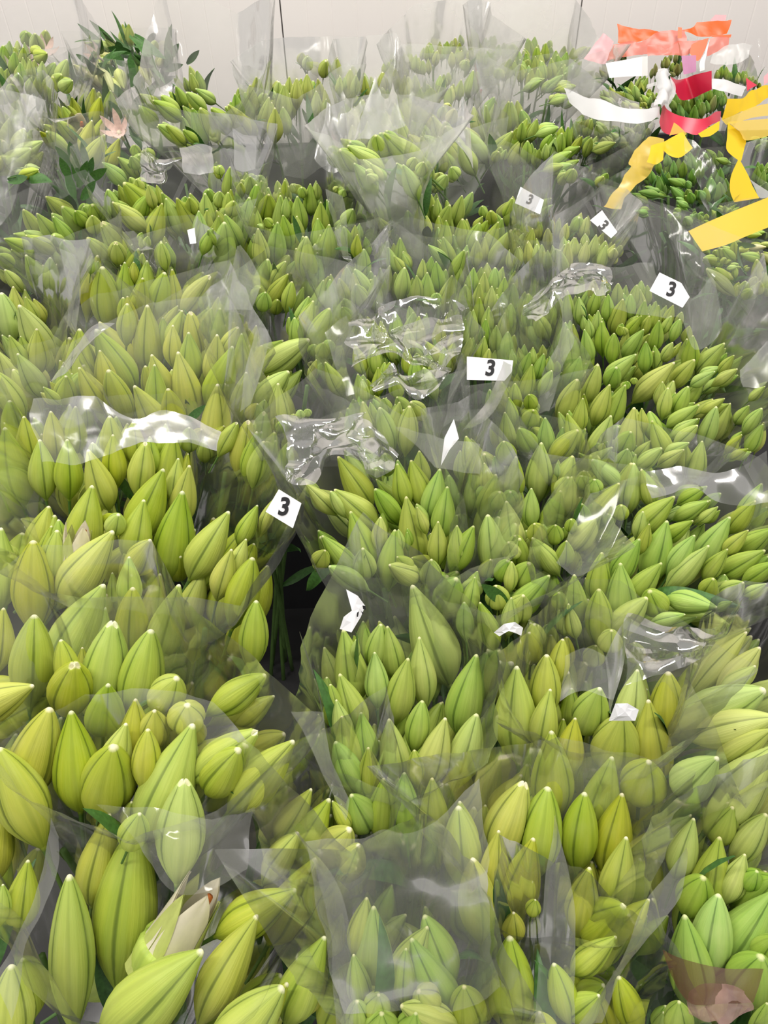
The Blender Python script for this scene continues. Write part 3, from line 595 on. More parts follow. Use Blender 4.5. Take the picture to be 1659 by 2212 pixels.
# ------------------------------------------------------------------ bunch builder
TARGET = {'lime': .036, 'green': .0305, 'pale': .033, 'deep': .020, 'olive': .024}
RATIO = {'lime': 3.1, 'green': 3.0, 'pale': 3.2, 'deep': 3.2, 'olive': 3.0}
INFO = {}
def parse(data):
    res = []; vw = None
    for line in data.strip().split('\n'):
        line = line.strip()
        if line[0] in 'ABZ':
            nm, line = line.split(' ', 1); vw = VIEW[nm]
        for it in line.split(';'):
            q = it.split()
            if not q: continue
            a = [float(x) for x in q[:5]]
            res.append((vw[0] + a[0] * vw[2], vw[1] + a[1] * vw[2], vw[0] + a[2] * vw[2], vw[1] + a[3] * vw[2], a[4] * vw[2], q[5] if len(q) > 5 else ''))
    return res

def tube(points, radii, seg=6):
    vs, fs = [], []
    for i, p in enumerate(points):
        d = (points[min(i + 1, len(points) - 1)] - points[max(i - 1, 0)]).normalized()
        x = d.cross(Vector((0, 1, 0.01))).normalized(); y = d.cross(x)
        for j in range(seg):
            a = 2 * math.pi * j / seg
            vs.append(p + x * (radii[i] * math.cos(a)) + y * (radii[i] * math.sin(a)))
    for i in range(len(points) - 1):
        for j in range(seg):
            k = (j + 1) % seg
            fs.append((i * seg + j, i * seg + k, (i + 1) * seg + k, (i + 1) * seg + j))
    fs.append(tuple(range(seg - 1, -1, -1))); n = (len(points) - 1) * seg
    fs.append(tuple(range(n, n + seg)))
    return vs, fs

def place_bud(root, tip, vec, w, mat, kind, rnd):
    L = vec.length
    base = tip - vec
    R = frame_for(vec, rnd.uniform(0, 6.283))
    if kind == 'o':
        R0f = frame_for(vec, 0); tw = CAM - tip
        R = frame_for(vec, math.atan2(tw.dot(R0f.col[1]), tw.dot(R0f.col[0])) + .45)
    S = Matrix.Diagonal((w, w, L))
    mw = Matrix.Translation(base) @ (R @ S).to_4x4()
    mt = M[mat]
    if kind in ('C',): mt = M['cream']
    if kind in ('O', 'B'): mt = M['olive']
    if kind in ('P', 'R'): mt = M['pale']
    if kind == 'o':
        b = link_mesh('opening_bud', BODY_OPEN, mt, root, mw)
        b['label'] = 'bud starting to open with cream inner petals'
        for i in range(3):
            for me, off, m2 in ((TEPAL_OUT, 0.0, M['tepal']), (TEPAL_IN, math.pi / 3, M['petal'])):
                o = bpy.data.objects.new('petal', me); COL.objects.link(o)
                if not me.materials: me.materials.append(m2)
                if me.materials[0] is not m2:
                    o.material_slots[0].link = 'OBJECT'; o.material_slots[0].material = m2
                o.parent = b
                o.matrix_basis = Matrix.Rotation(i * 2 * math.pi / 3 + off + math.pi / 3, 4, 'Z')
        vs, fs = tube([Vector((.06, .1, .55)), Vector((.08, .13, .75)), Vector((.08, .13, .80)), Vector((.08, .14, .93))], [.025, .025, .07, .05])
        o = sub_mesh('anther', mesh_from('anther', vs, fs), M['anther'], b)
        return b
    if kind in ('r', 'R'): me = BUD_RAG
    else:
        ratio = L / max(w, 1e-4)
        me = rnd.choice(BUDS[:4]) if ratio > 2.5 else rnd.choice(BUDS[1:])
    return link_mesh('bud', me, mt, root, mw)

def make_bunch(key, mat, label, data, kw):
    rnd = random.Random(sum(ord(c) * (i + 3) for i, c in enumerate(key)))
    raw = parse(data)
    ws = sorted(w * tip_depth(u, v) / FPX for u, v, _, _, w, _ in raw)
    med = ws[len(ws) // 2]
    k = kw.get('k') or max(.86, min(1.07, TARGET[mat] / med))
    buds = []; fill = []
    for (u, v, bu, bv, w, kind) in raw:
        d = tip_depth(u, v, k)
        wr = w * d / FPX * 1.08
        tip = unproj(u, v, d)
        l = (tip - unproj(bu, bv, d)).length
        if 1.2 < l / wr < 2.05:                     # lower end hidden by the bud in front
            e = 2.05 * wr / l; bu, bv = u + (bu - u) * e, v + (bv - v) * e; l = 2.05 * wr
        Lr = max(l * 1.10, min(wr * 2.3 * rnd.uniform(.92, 1.08), l * 1.7))
        if kind == 'o': Lr = max(l * 1.1, wr * 2.2)
        # the stalk end lies farther along its own line of sight
        d2 = d
        for _ in range(12):
            e = (tip - unproj(bu, bv, d2)).length
            d2 += (Lr - e) * .7
            d2 = max(d2, d)
        vec = tip - unproj(bu, bv, d2)
        buds.append((tip, vec, wr, kind))
        for q in range(kw.get('fill', 2)):
            fu, fv = u + rnd.uniform(-1.0, 1.0) * w, v + rnd.uniform(-.5, .7) * w
            ft = unproj(fu, fv, d + vec.length * rnd.uniform(.8, 1.15) + .01)
            fill.append((ft, (vec.normalized() + Vector((rnd.uniform(-.2, .2), rnd.uniform(-.2, .2), rnd.uniform(-.1, .1)))).normalized() * vec.length * rnd.uniform(.75, 1.0), wr * rnd.uniform(.75, 1.0), ''))
    tips = [b[0] for b in buds]; bases = [b[0] - b[1] for b in buds]
    n = len(buds)
    c = sum(tips, Vector()) / n
    cb = sum(bases, Vector()) / n
    mean = sum((b[1].normalized() for b in buds), Vector()) / n
    foot = Vector((cb.x - mean.x * .30, cb.y - mean.y * .30, 0))
    if foot.y > 3.0: foot.y = 3.0
    root = bpy.data.objects.new('lily_bunch', None); COL.objects.link(root)
    root.empty_display_size = .05
    root.location = foot
    ROOTINV[root.name] = Matrix.Translation(-foot)
    root['label'] = label; root['category'] = 'flower bunch'; root['group'] = 'wrapped lily bunches'
    for b in buds + fill: place_bud(root, b[0], b[1], b[2], mat, b[3], rnd)
    # stems: each carries a few of the buds
    ns = max(3, min(9, n // 4))
    order = sorted(range(n), key=lambda i: math.atan2(bases[i].y - cb.y, bases[i].x - cb.x))
    for s in range(ns):
        grp = order[s * n // ns:(s + 1) * n // ns]
        if not grp: continue
        top = sum((bases[i] for i in grp), Vector()) / len(grp)
        dirm = sum((buds[i][1].normalized() for i in grp), Vector()).normalized()
        top = top - dirm * (.35 * buds[grp[0]][1].length)
        a = 6.283 * s / ns
        p0 = foot + Vector((math.cos(a) * .028, math.sin(a) * .028, 0))
        p1 = foot.lerp(top, .5) + Vector((math.cos(a) * .02, math.sin(a) * .02, 0)); p1.z = top.z * .5
        pts = []
        for i in range(9):
            t = i / 8
            pts.append(p0 * (1 - t) ** 2 + p1 * (2 * t * (1 - t)) + top * t * t)
        vs, fs = tube(pts, [.0048 - .0016 * i / 8 for i in range(9)])
        link_mesh('stem', mesh_from('stem', vs, fs), M['stem'], root)
        for i in range(kw.get('stemleaf', 6)):
            t = rnd.uniform(.5, .9)
            p = p0 * (1 - t) ** 2 + p1 * (2 * t * (1 - t)) + top * t * t
            an = rnd.uniform(0, 6.283)
            dv = Vector((math.cos(an), math.sin(an), rnd.uniform(.5, 1.5))).normalized()
            Lf = rnd.uniform(.08, .13) * kw.get('leafk', 1.0) ** .5
            R = frame_for(dv, rnd.uniform(0, 6.283))
            link_mesh('leaf', rnd.choice(LEAVES), M['leaf'], root, Matrix.Translation(p) @ (R @ Matrix.Diagonal((Lf, Lf, Lf))).to_4x4())
    # leaves under the buds
    sz = kw.get('leafk', 1.0)
    for i in range(kw.get('leaves', 3)):
        q = rnd.randrange(n)
        bs, vec = bases[q], buds[q][1].normalized()
        out = Vector((bs.x - c.x, bs.y - c.y, 0))
        dirv = (vec + out * rnd.uniform(0, 3) + Vector((rnd.uniform(-.5, .5), rnd.uniform(-.5, .5), rnd.uniform(-.1, .5)))).normalized()
        if kw.get('leaves', 3) > 12: p = bs - vec * rnd.uniform(.0, .10) + Vector((rnd.uniform(-.03, .03), rnd.uniform(-.03, .03), 0))
        else: p = bs - vec * rnd.uniform(.02, .06)
        Lf = rnd.uniform(.07, .115) * sz
        R = frame_for(dirv, rnd.uniform(0, 6.283))
        mw = Matrix.Translation(p) @ (R @ Matrix.Diagonal((Lf, Lf, Lf))).to_4x4()
        link_mesh('leaf', rnd.choice(LEAVES), M['leaf'], root, mw)
    INFO[key] = dict(root=root, c=c, cb=cb, foot=foot, tips=tips, k=k, kw=kw, med=med * k)
    if not kw.get('nosleeve'): make_sleeve(key, rnd)
    return root

def make_sleeve(key, rnd):
    I = INFO[key]; c, cb, foot, tips, kw = I['c'], I['cb'], I['foot'], I['tips'], I['kw']
    NA, NS = 64, 20
    zs = sorted(t.z for t in tips)
    ztip = zs[int(len(zs) * .6)]
    R = []; Zt = []
    for j in range(NA):
        a = 2 * math.pi * j / NA
        dv = Vector((math.cos(a), math.sin(a), 0))
        best = .04; wz = 0; sz = 0
        for t in tips:
            q = t - c; q.z = 0
            pr = q.dot(dv)
            off = (q - dv * pr).length
            if pr > 0: best = max(best, pr - off * .45)
            w = math.exp(-(((t - c) - dv * best).length_squared) / .004) + 1e-4
            wz += w; sz += w * t.z
        R.append(min(best, .26)); Zt.append(sz / wz)
    for _ in range(6):
        R = [(R[j - 1] + 2 * R[j] + R[(j + 1) % NA]) / 4 for j in range(NA)]
        Zt = [(Zt[j - 1] + 2 * Zt[j] + Zt[(j + 1) % NA]) / 4 for j in range(NA)]
    hf, hb = kw.get('hf', .02), kw.get('hb', .06)
    sd = rnd.uniform(0, 50)
    zb = max(.12, ztip - .24)
    pb = foot.lerp(cb, zb / cb.z)
    # the sheet is folded along a few straight creases: flat facets between them
    nc = rnd.choice((6, 7, 8, 9))
    cor = sorted((i + rnd.uniform(-.32, .32)) / nc * NA for i in range(nc))
    cj = [int(round(x)) % NA for x in cor]; cj = sorted(set(cj)); nc = len(cj)
    seamc = [rnd.randrange(nc), rnd.randrange(nc)]
    prof = []
    for q, j in enumerate(cj):
        a = 2 * math.pi * j / NA
        back = .5 + .5 * math.sin(a)
        h = (hf + (hb - hf) * back) * rnd.uniform(.45, 1.5) + (.03 * rnd.random() if q in seamc else 0)
        flare = rnd.uniform(.05, .45) + (.35 if q in seamc else 0)
        Rj = max(R[(j + o) % NA] for o in (-2, -1, 0, 1, 2)) * 1.03 + .012
        pts = []
        zt = Zt[j]
        for i in range(NS + 1):
            s = i / NS
            z = zb + (zt + h - zb) * s
            qq = max(0, min(1, (z - zb) / max(.05, zt - .03 - zb)))
            rad = Rj * .42 + (Rj * .58) * qq ** 1.1
            rad += max(0, z - zt + .03) * flare
            cx = pb.lerp(Vector((c.x, c.y, 0)), qq)
            pts.append(Vector((cx.x + rad * math.cos(a), cx.y + rad * math.sin(a), z)))
        prof.append(pts)
    vs = []
    nr = NS + 1
    for i in range(nr):
        s = i / NS
        for j in range(NA):
            q = max([x for x in range(nc) if cj[x] <= j], default=nc - 1)
            j0, j1 = cj[q], cj[(q + 1) % nc]
            span = (j1 - j0) % NA or NA
            t = ((j - j0) % NA) / span
            p = prof[q][i].lerp(prof[(q + 1) % nc][i], t)
            outv = Vector((p.x - c.x, p.y - c.y, 0)).normalized()
            p += outv * (.10 * span / NA * .12 * math.sin(math.pi * t))
            am = .0025 + .004 * s
            p += outv * (am * (noise.noise(Vector((j * .35, s * 1.5, sd))) + .7 * noise.noise(Vector((j * .9, s * 2.5, sd + 5)))))
            p += noise.noise_vector(p * 13 + Vector((sd, 0, 0))) * (.006 * s)
            vs.append(p)
    fs = []
    for i in range(nr - 1):
        for j in range(NA):
            k = (j + 1) % NA
            fs.append((i * NA + j, i * NA + k, (i + 1) * NA + k, (i + 1) * NA + j))
    me = mesh_from('sleeve', vs, fs)
    o = link_mesh('sleeve', me, M[kw.get('film', 'film')], I['root'])
    o['label'] = 'clear plastic sleeve'

for b in BUNCH: make_bunch(*b)

# ------------------------------------------------------------------ strips of film, bands and tags given by their edges
def interp(pts, n):
    """smooth resample of a polyline of tuples"""
    m = len(pts); out = []
    for i in range(n):
        x = i / (n - 1) * (m - 1); a = min(int(x), m - 2); t = x - a
        p0, p1, p2, p3 = pts[max(a - 1, 0)], pts[a], pts[a + 1], pts[min(a + 2, m - 1)]
        out.append(tuple(.5 * ((2 * b) + (-a_ + c_) * t + (2 * a_ - 5 * b + 4 * c_ - d_) * t * t + (-a_ + 3 * b - 3 * c_ + d_) * t ** 3) for a_, b, c_, d_ in zip(p0, p1, p2, p3)))
    return out
def strip(name, key, top, bot, mat, nu=24, nv=6, rough=0.0, bulge=0.0, seed=0, freq=22, flat=False, smooth_path=True, label=None, sub=None, thick=0.0):
    """sheet between two edges; every edge point is (x, y, depth in metres)"""
    if smooth_path: T, Bt = interp(top, nu), interp(bot, nu)
    else:
        def lin(p):
            res = []
            for i in range(nu):
                x = i / (nu - 1) * (len(p) - 1); a = min(int(x), len(p) - 2); t = x - a
                res.append(tuple(p[a][q] * (1 - t) + p[a + 1][q] * t for q in range(3)))
            return res
        T, Bt = lin(top), lin(bot)
    vs = []
    for i in range(nv):
        t = i / (nv - 1)
        for j in range(nu):
            p = unproj(*T[j]).lerp(unproj(*Bt[j]), t)
            s = j / (nu - 1)
            bl = bulge * 4 * t * (1 - t)
            p += FWD * (-bl)
            if rough:
                p += noise.noise_vector(p * freq + Vector((seed * 7.3, 0, 0))) * rough + noise.noise_vector(p * freq * 2.7 + Vector((0, seed, 0))) * rough * .35
            vs.append(p)
    fs = []
    for i in range(nv - 1):
        for j in range(nu - 1):
            fs.append((i * nu + j, i * nu + j + 1, (i + 1) * nu + j + 1, (i + 1) * nu + j))
    me = mesh_from(name, vs, fs, not flat)
    if sub is not None:
        o = sub_mesh(name, me, M[mat], sub)
    else:
        o = link_mesh(name, me, M[mat], INFO[key]['root'])
    if label: o['label'] = label
    return o
def D(u, v, f=1.0): return tip_depth(u, v) * f

# ------------------------------------------------------------------ report helpers end; tags
def numeral_mesh():
    cu = bpy.data.curves.new('numeral', 'FONT'); cu.body = '3'; cu.size = 1.0; cu.offset = .032; cu.shear = .12; cu.resolution_u = 5
    o = bpy.data.objects.new('numeral_source', cu); COL.objects.link(o)
    dg = bpy.context.evaluated_depsgraph_get()
    me = bpy.data.meshes.new_from_object(o.evaluated_get(dg))
    bpy.data.objects.remove(o)
    xs = [v.co.x for v in me.vertices]; ys = [v.co.y for v in me.vertices]
    cx, cy = (min(xs) + max(xs)) / 2, (min(ys) + max(ys)) / 2
    h = max(ys) - min(ys)
    return [((v.co.x - cx) / h, (v.co.y - cy) / h) for v in me.vertices], [tuple(p.vertices) for p in me.polygons]
NUM_V, NUM_F = numeral_mesh()
def tag(key, corners, depth, num=None, label='white paper tag with a black 3', wave=0.0):
    """corners: outline in photo pixels; num: (centre x, y, right x, right y, height) of the figure"""
    n = len(corners)
    cu = sum(p[0] for p in corners) / n; cv = sum(p[1] for p in corners) / n
    rad = max(math.hypot(p[0] - cu, p[1] - cv) for p in corners)
    def pos(u, v, lift=0.0):
        bend = wave * ((u - cu) / rad) ** 2 - .12 * (v - cv) / FPX
        return unproj(u, v, depth * (1 + bend) - lift)
    # rounded, thin card
    ring = []
    for i in range(n):
        p, a, b = corners[i], corners[i - 1], corners[(i + 1) % n]
        for q, t in ((a, .10), (a, .03), (b, .03), (b, .10)):
            w = 1 if t > .05 else .4
            ring.append((p[0] + (q[0] - p[0]) * t * w * 1.0, p[1] + (q[1] - p[1]) * t * w))
    m = len(ring)
    vs, fs = [], []
    fr = [0.0, .5, 1.0]
    vs.append(pos(cu, cv, .0003))
    for f in (.5, 1.0):
        for u, v in ring: vs.append(pos(cu + (u - cu) * f, cv + (v - cv) * f, .0003))
    for u, v in ring: vs.append(pos(u, v, -.0004))
    for i in range(m):
        k = (i + 1) % m
        fs.append((0, 1 + i, 1 + k))
        fs.append((1 + i, 1 + m + i, 1 + m + k, 1 + k))
        fs.append((1 + m + i, 1 + 2 * m + i, 1 + 2 * m + k, 1 + m + k))
    fs.append(tuple(1 + 2 * m + i for i in range(m - 1, -1, -1)))
    t = link_mesh('tag', mesh_from('tag', vs, fs, False), M['paper'], INFO[key]['root'])
    t['label'] = label
    if num:
        x, y, rx, ry, h = num
        q = math.hypot(rx, ry); rx, ry = rx / q, ry / q
        ux, uy = ry, -rx
        vs = [pos(x + (a * .92 * rx + b * ux) * h, y + (a * .92 * ry + b * uy) * h, .0009) for a, b in NUM_V]
        o = sub_mesh('numeral', mesh_from('numeral', vs, NUM_F, False), M['ink'], t)
    return t
def cv(view, pts):
    ox, oy, s = VIEW[view]
    return [(ox + x * s, oy + y * s) for x, y in pts]
def at(view, x, y):
    ox, oy, s = VIEW[view]; return ox + x * s, oy + y * s

tag('RU', cv('A6', [(965, 262), (1105, 330), (1158, 420), (1112, 488), (900, 380)]), D(1447, 660, .93), (*at('A6', 1040, 368), 1, .16, 33))
tag('RC', cv('B2', [(155, 168), (300, 258), (245, 418), (70, 312)]), D(612, 1098, .92), (*at('B2', 188, 278), .97, .10, 41))
tag('CM', cv('A5', [(1358, 800), (1655, 825), (1645, 900), (1600, 955), (1358, 950)]), D(1057, 797, .92), (*at('A5', 1508, 872), 1, .05, 36), 'white tag with a 3 partly under folded film')
tag('C3', cv('A3', [(75, 1195), (225, 1280), (200, 1372), (40, 1300)]), D(1143, 432, 1.015), (*at('A3', 135, 1275), 1, .3, 22), 'white tag with a 3 half hidden by buds')
tag('C4', cv('A3', [(597, 1345), (695, 1485), (655, 1525), (520, 1410)]), D(1305, 486, .95), (*at('A3', 607, 1440), .75, .66, 25), 'tilted white tag with a black 3')
tag('MC', cv('B2', [(585, 808), (660, 850), (708, 915), (680, 985), (620, 1085), (545, 1062), (570, 985), (630, 940)]), D(765, 1320, .95), None, 'curled white tag with part of its figure showing', .03)
tag('MR', cv('B3', [(-95, 1085), (-30, 1030), (40, 1018), (92, 1055), (80, 1105), (0, 1075), (-60, 1110)]), D(1095, 1365, .96), None, 'curled blank side of a white tag', .03)
tag('RC2', cv('A5', [(1275, 1200), (1308, 1325), (1245, 1400), (1192, 1500), (1215, 1320)]), D(970, 950, .90), None, 'white tag seen nearly edge on', .03)
tag('MR', cv('B3', [(682, 1540), (760, 1538), (832, 1580), (810, 1650), (640, 1650)]), D(1350, 1530, .985), None, 'white tag half hidden between buds', .02)
tag('UL', cv('A1', [(1198, 1472), (1245, 1458), (1256, 1556), (1216, 1562)]), D(415, 508, .96), None, 'small blank white tag')
# figure remnants on the curled tag
for i, pts in enumerate(([(690, 912), (708, 915), (712, 940), (694, 936)], [(655, 958), (668, 950), (662, 985), (654, 985)], [(682, 948), (697, 960), (690, 972)])):
    d = D(765, 1320, .95) - .002
    me = mesh_from('print_mark', [unproj(x, y, d) for x, y in cv('B2', pts)], [tuple(range(len(pts)))], False)
    link_mesh('print_mark', me, M['ink'], INFO['MC']['root'])

# ------------------------------------------------------------------ printed bands and loose film on single sleeves
def E(view, pts, ref, fs=1.0):
    """edge in view coordinates; depth = tip plane at ref pixel times factor(s)"""
    d0 = D(*ref); n = len(pts); res = []
    for i, (x, y) in enumerate(pts):
        ox, oy, s = VIEW[view]
        if isinstance(fs, (int, float)): f = fs
        else:
            q = i / (n - 1) * (len(fs) - 1); a = min(int(q), len(fs) - 2); f = fs[a] + (fs[a + 1] - fs[a]) * (q - a)
        res.append((ox + x * s, oy + y * s, d0 * f))
    return res
def band(key, view, top, bot, ref, mat, ft=1.0, fb=None, name='printed_band', label=None, **kw):
    return strip(name, key, E(view, top, ref, ft), E(view, bot, ref, ft if fb is None else fb), mat, label=label, **kw)

W0 = (1330, 250)
band('WB', 'Z1', [(110, 1000), (350, 1110), (600, 1170), (850, 1250), (1080, 1280), (1300, 1250), (1345, 1240)], [(170, 1190), (350, 1330), (580, 1430), (850, 1445), (1150, 1450), (1300, 1380), (1335, 1290)], W0, 'white', (1.0, .95, .95, 1.0), (.99, .94, .94, .99), rough=.004, label='white front band of the sleeve')
band('WB', 'Z1', [(1330, 790), (1275, 950), (1300, 1120), (1285, 1240)], [(1465, 840), (1480, 990), (1460, 1150), (1350, 1280)], W0, 'white', (1.06, .99), (1.05, .99), rough=.012, bulge=.02, label='crumpled white fold of the sleeve')
band('WB', 'Z1', [(1465, 850), (1490, 1000), (1470, 1150), (1430, 1240)], [(1490, 900), (1530, 990), (1510, 1150), (1440, 1260)], W0, 'white_clear', 1.03, rough=.004)
band('WB', 'Z1', [(640, 690), (850, 655), (1110, 605)], [(690, 880), (860, 865), (1105, 855)], W0, 'white', 1.12, label='white rear band of the sleeve')
band('WB', 'Z1', [(1110, 605), (1180, 600)], [(1105, 855), (1180, 850)], W0, 'white_clear', 1.12)
band('WB', 'Z1', [(1170, 965), (1230, 945), (1300, 925)], [(1160, 1015), (1230, 990), (1295, 975)], W0, 'white_clear', 1.08)
band('WB', 'Z1', [(60, 950), (110, 910), (200, 1000)], [(110, 1005), (200, 1080), (350, 1110)], W0, 'film_gloss', .99, rough=.006, name='film_flap')
O0 = (1420, 105)
band('OR', 'Z1', [(800, 190), (880, 215), (940, 240), (1100, 255), (1280, 270), (1460, 290)], [(800, 425), (940, 430), (1100, 400), (1250, 385), (1460, 420)], O0, 'orange', 1.02, rough=.006, label='orange band along the sleeve rim')
band('OR', 'Z2', [(470, 300), (580, 270), (640, 240), (680, 175), (850, 170), (1170, 150)], [(520, 320), (640, 345), (760, 375), (860, 378), (980, 368), (1095, 345)], O0, 'orange', .99, rough=.005, smooth_path=False, label='orange flared corner of the sleeve')
band('OR', 'Z2', [(870, 352), (1000, 355), (1155, 348)], [(880, 385), (1000, 388), (1140, 392)], O0, 'orange', .985)
band('OR', 'Z2', [(600, 490), (700, 440), (840, 395)], [(575, 610), (690, 715), (790, 560)], O0, 'orange', .96)
band('OR', 'Z1', [(740, 440), (900, 420), (1100, 390), (1300, 300), (1500, 270), (1660, 260)], [(640, 660), (850, 640), (1080, 580), (1250, 580), (1450, 480), (1660, 420)], O0, 'coral', .985, rough=.008, label='see-through coral film')
band('OR', 'Z2', [(0, 480), (120, 480), (250, 540), (400, 450), (600, 440), (840, 375)], [(0, 660), (150, 650), (250, 640), (450, 640), (570, 620), (620, 500)], O0, 'coral', .965, rough=.008)
band('OR', 'Z2', [(850, 385), (1000, 390), (1140, 392)], [(815, 650), (960, 600), (1090, 545)], O0, 'coral', .965, rough=.006)
band('OR', 'Z2', [(415, 245), (470, 255)], [(408, 400), (465, 400)], O0, 'orange', .975, nu=6)
band('OR', 'Z2', [(930, 75), (1010, 78), (1085, 80)], [(850, 160), (960, 160), (1070, 155)], O0, 'pink', 1.03, nu=8)
band('OR', 'Z1', [(620, 300), (680, 350), (745, 410)], [(370, 640), (500, 680), (640, 700)], O0, 'pink', .98, rough=.006)
band('OR', 'Z2', [(460, 645), (560, 640), (665, 635)], [(490, 905), (580, 885), (665, 860)], O0, 'purple', .93, nu=8, label='purple patch of printed film')
R0_ = (1490, 250)
band('WR', 'Z2', [(780, 580), (720, 720), (705, 860)], [(850, 420), (800, 640), (770, 830)], R0_, 'white', 1.13, rough=.004, label='white folded strip')
band('WR', 'Z2', [(900, 590), (1150, 500), (1430, 480)], [(850, 760), (1100, 790), (1380, 680)], R0_, 'white_clear', 1.16, rough=.01)
band('WR', 'Z2', [(885, 945), (1060, 975), (1350, 1075)], [(890, 1090), (1080, 1150), (1300, 1200)], R0_, 'white', 1.06, rough=.003, label='white band across the sleeve')
band('WR', 'Z2', [(1355, 945), (1430, 1000), (1510, 1050)], [(1370, 1135), (1410, 1100), (1440, 1085)], R0_, 'red', 1.03, nu=8)
band('WR', 'Z2', [(1600, 930), (1680, 860)], [(1600, 1050), (1680, 1000)], R0_, 'pink', 1.05, nu=6)
band('WR', 'Z2', [(1525, 395), (1535, 600), (1540, 710), (1640, 850)], [(1560, 395), (1565, 600), (1570, 700), (1670, 820)], R0_, 'film_gloss', 1.02, name='film_flap', rough=.004)
band('RS', 'Z2', [(310, 930), (400, 975), (520, 955), (650, 905), (880, 850)], [(370, 1120), (450, 1250), (600, 1240), (750, 1170), (880, 1110)], R0_, 'red', (1.06, 1.12, 1.08), label='crimson rear band of the sleeve')
band('RS', 'Z2', [(210, 1285), (260, 1380), (400, 1460), (560, 1500), (740, 1515), (850, 1480), (930, 1420), (1010, 1410)], [(155, 1560), (200, 1690), (330, 1740), (500, 1700), (680, 1740), (850, 1610), (960, 1560), (1000, 1540)], R0_, 'red', (1.02, .955, .955, 1.01), (1.0, .95, .95, 1.0), label='crimson front band of the sleeve')
Y0 = (1440, 390)
band('YB1', 'Z3', [(595, 225), (720, 160), (835, 110)], [(620, 265), (765, 358), (930, 272)], Y0, 'yellow', 1.0, rough=.004, label='bright yellow band end')
band('YB1', 'Z3', [(510, 155), (430, 220), (300, 410), (320, 470), (120, 750), (55, 835)], [(650, 180), (640, 370), (560, 440), (420, 600), (280, 730), (230, 875)], Y0, 'yellow_clear', (1.04, .97), rough=.005, nu=30, label='long see-through yellow ribbon film')
band('YB1', 'Z3', [(520, 250), (590, 225), (650, 230)], [(470, 400), (560, 420), (640, 380)], Y0, 'yellow', .995, rough=.004)
band('YB1', 'Z3', [(980, 130), (1080, 70), (1190, 5)], [(1010, 165), (1100, 150), (1185, 90)], Y0, 'yellow', 1.05)
band('YB1', 'Z3', [(745, 20), (800, 60), (870, 130)], [(700, 150), (780, 130), (850, 150)], Y0, 'yellow_clear', 1.04)
band('YB1', 'Z3', [(870, 150), (1000, 220), (1130, 400), (1250, 700)], [(860, 400), (960, 500), (1000, 700), (1100, 900)], Y0, 'film', .96, rough=.01, name='film_flap')
V0 = (1610, 330)
band('YB2', 'Z3', [(1268, 20), (1262, 160), (1260, 290), (1370, 388)], [(1400, 120), (1445, 195), (1430, 270), (1400, 392)], V0, 'yellow', .97, label='yellow band above its twist')
band('YB2', 'Z3', [(1370, 380), (1300, 540), (1290, 680), (1330, 795)], [(1385, 380), (1470, 540), (1510, 640), (1575, 755)], V0, 'yellow', .95, label='yellow band below its twist')
band('YB2', 'Z3', [(1270, 15), (1450, 0), (1690, -20)], [(1400, 120), (1450, 195), (1690, 145)], V0, 'yellow_clear', .965)
band('YB2', 'Z2', [(1095, 1235), (1300, 1230), (1420, 1140), (1560, 1070), (1680, 1030)], [(1020, 1530), (1250, 1440), (1450, 1350), (1560, 1300), (1680, 1200)], V0, 'yellow', (1.02, 1.08), rough=.004, label='yellow loop of the upper band')
band('YB2', 'Z2', [(1020, 1530), (1250, 1440), (1450, 1350), (1680, 1300)], [(1080, 1600), (1250, 1560), (1450, 1500), (1680, 1470)], V0, 'yellow_clear', 1.0)
band('YB2', 'Z3', [(1480, 570), (1570, 630), (1680, 700)], [(1530, 650), (1575, 750), (1680, 745)], V0, 'white_clear', .96)
band('YB3', 'Z3', [(885, 1075), (1100, 975), (1400, 850), (1690, 735)], [(1020, 1272), (1250, 1210), (1450, 1125), (1690, 1028)], (1570, 490), 'yellow', .95, label='broad bright yellow band')
band('YB3', 'Z3', [(630, 800), (850, 1060), (1030, 1270), (1180, 1480)], [(700, 1100), (800, 1300), (950, 1500), (1130, 1560)], (1480, 520), 'film', .94, rough=.006, name='film_flap')

def flap(key, view, top, bot, ref, mat, f, rough=.008, fb=None, **kw):
    return band(key, view, top, bot, ref, mat, f, f - (.07 if mat == 'film_gloss' else .03) if fb is None else fb, name='film_flap', rough=rough, **kw)
flap('CC', 'A5', [(585, 530), (720, 455), (770, 400), (960, 440), (1200, 450), (1400, 530)], [(640, 830), (760, 790), (860, 800), (980, 860), (1150, 890), (1290, 790)], (850, 740), 'film_gloss', .90, .020, nu=34, nv=16, freq=14, label='crumpled shiny film')
flap('CC', 'A5', [(445, 640), (510, 590), (585, 535)], [(600, 1060), (670, 1040), (740, 1010)], (750, 770), 'film', .91, .006)
flap('CC', 'A5', [(740, 1020), (860, 830), (960, 900), (1200, 880), (1270, 900)], [(760, 1030), (900, 1000), (1000, 1060), (1100, 1040), (1190, 960)], (880, 810), 'film_gloss', .89, .010, nv=8)
flap('RC', 'A5', [(210, 1190), (400, 1160), (480, 1150), (575, 1170), (700, 1180)], [(270, 1600), (440, 1640), (530, 1500), (640, 1450), (750, 1490)], (690, 960), 'film_gloss', .90, .020, nu=28, nv=16, freq=16, label='crumpled shiny film')
flap('RC', 'A5', [(620, 1180), (760, 1260), (930, 1440)], [(700, 1560), (800, 1600), (880, 1540)], (800, 980), 'film_gloss', .90, .010)
flap('RC', 'A5', [(915, 1280), (1200, 1320), (1450, 1395)], [(1100, 1460), (1200, 1510), (1420, 1580)], (950, 960), 'film_milky', .89, .008, fb=.895)
flap('CM', 'A5', [(1330, 1280), (1460, 1130), (1560, 930), (1600, 830)], [(1400, 1250), (1540, 1150), (1640, 960), (1650, 850)], (1050, 850), 'film_milky', .90, .004)
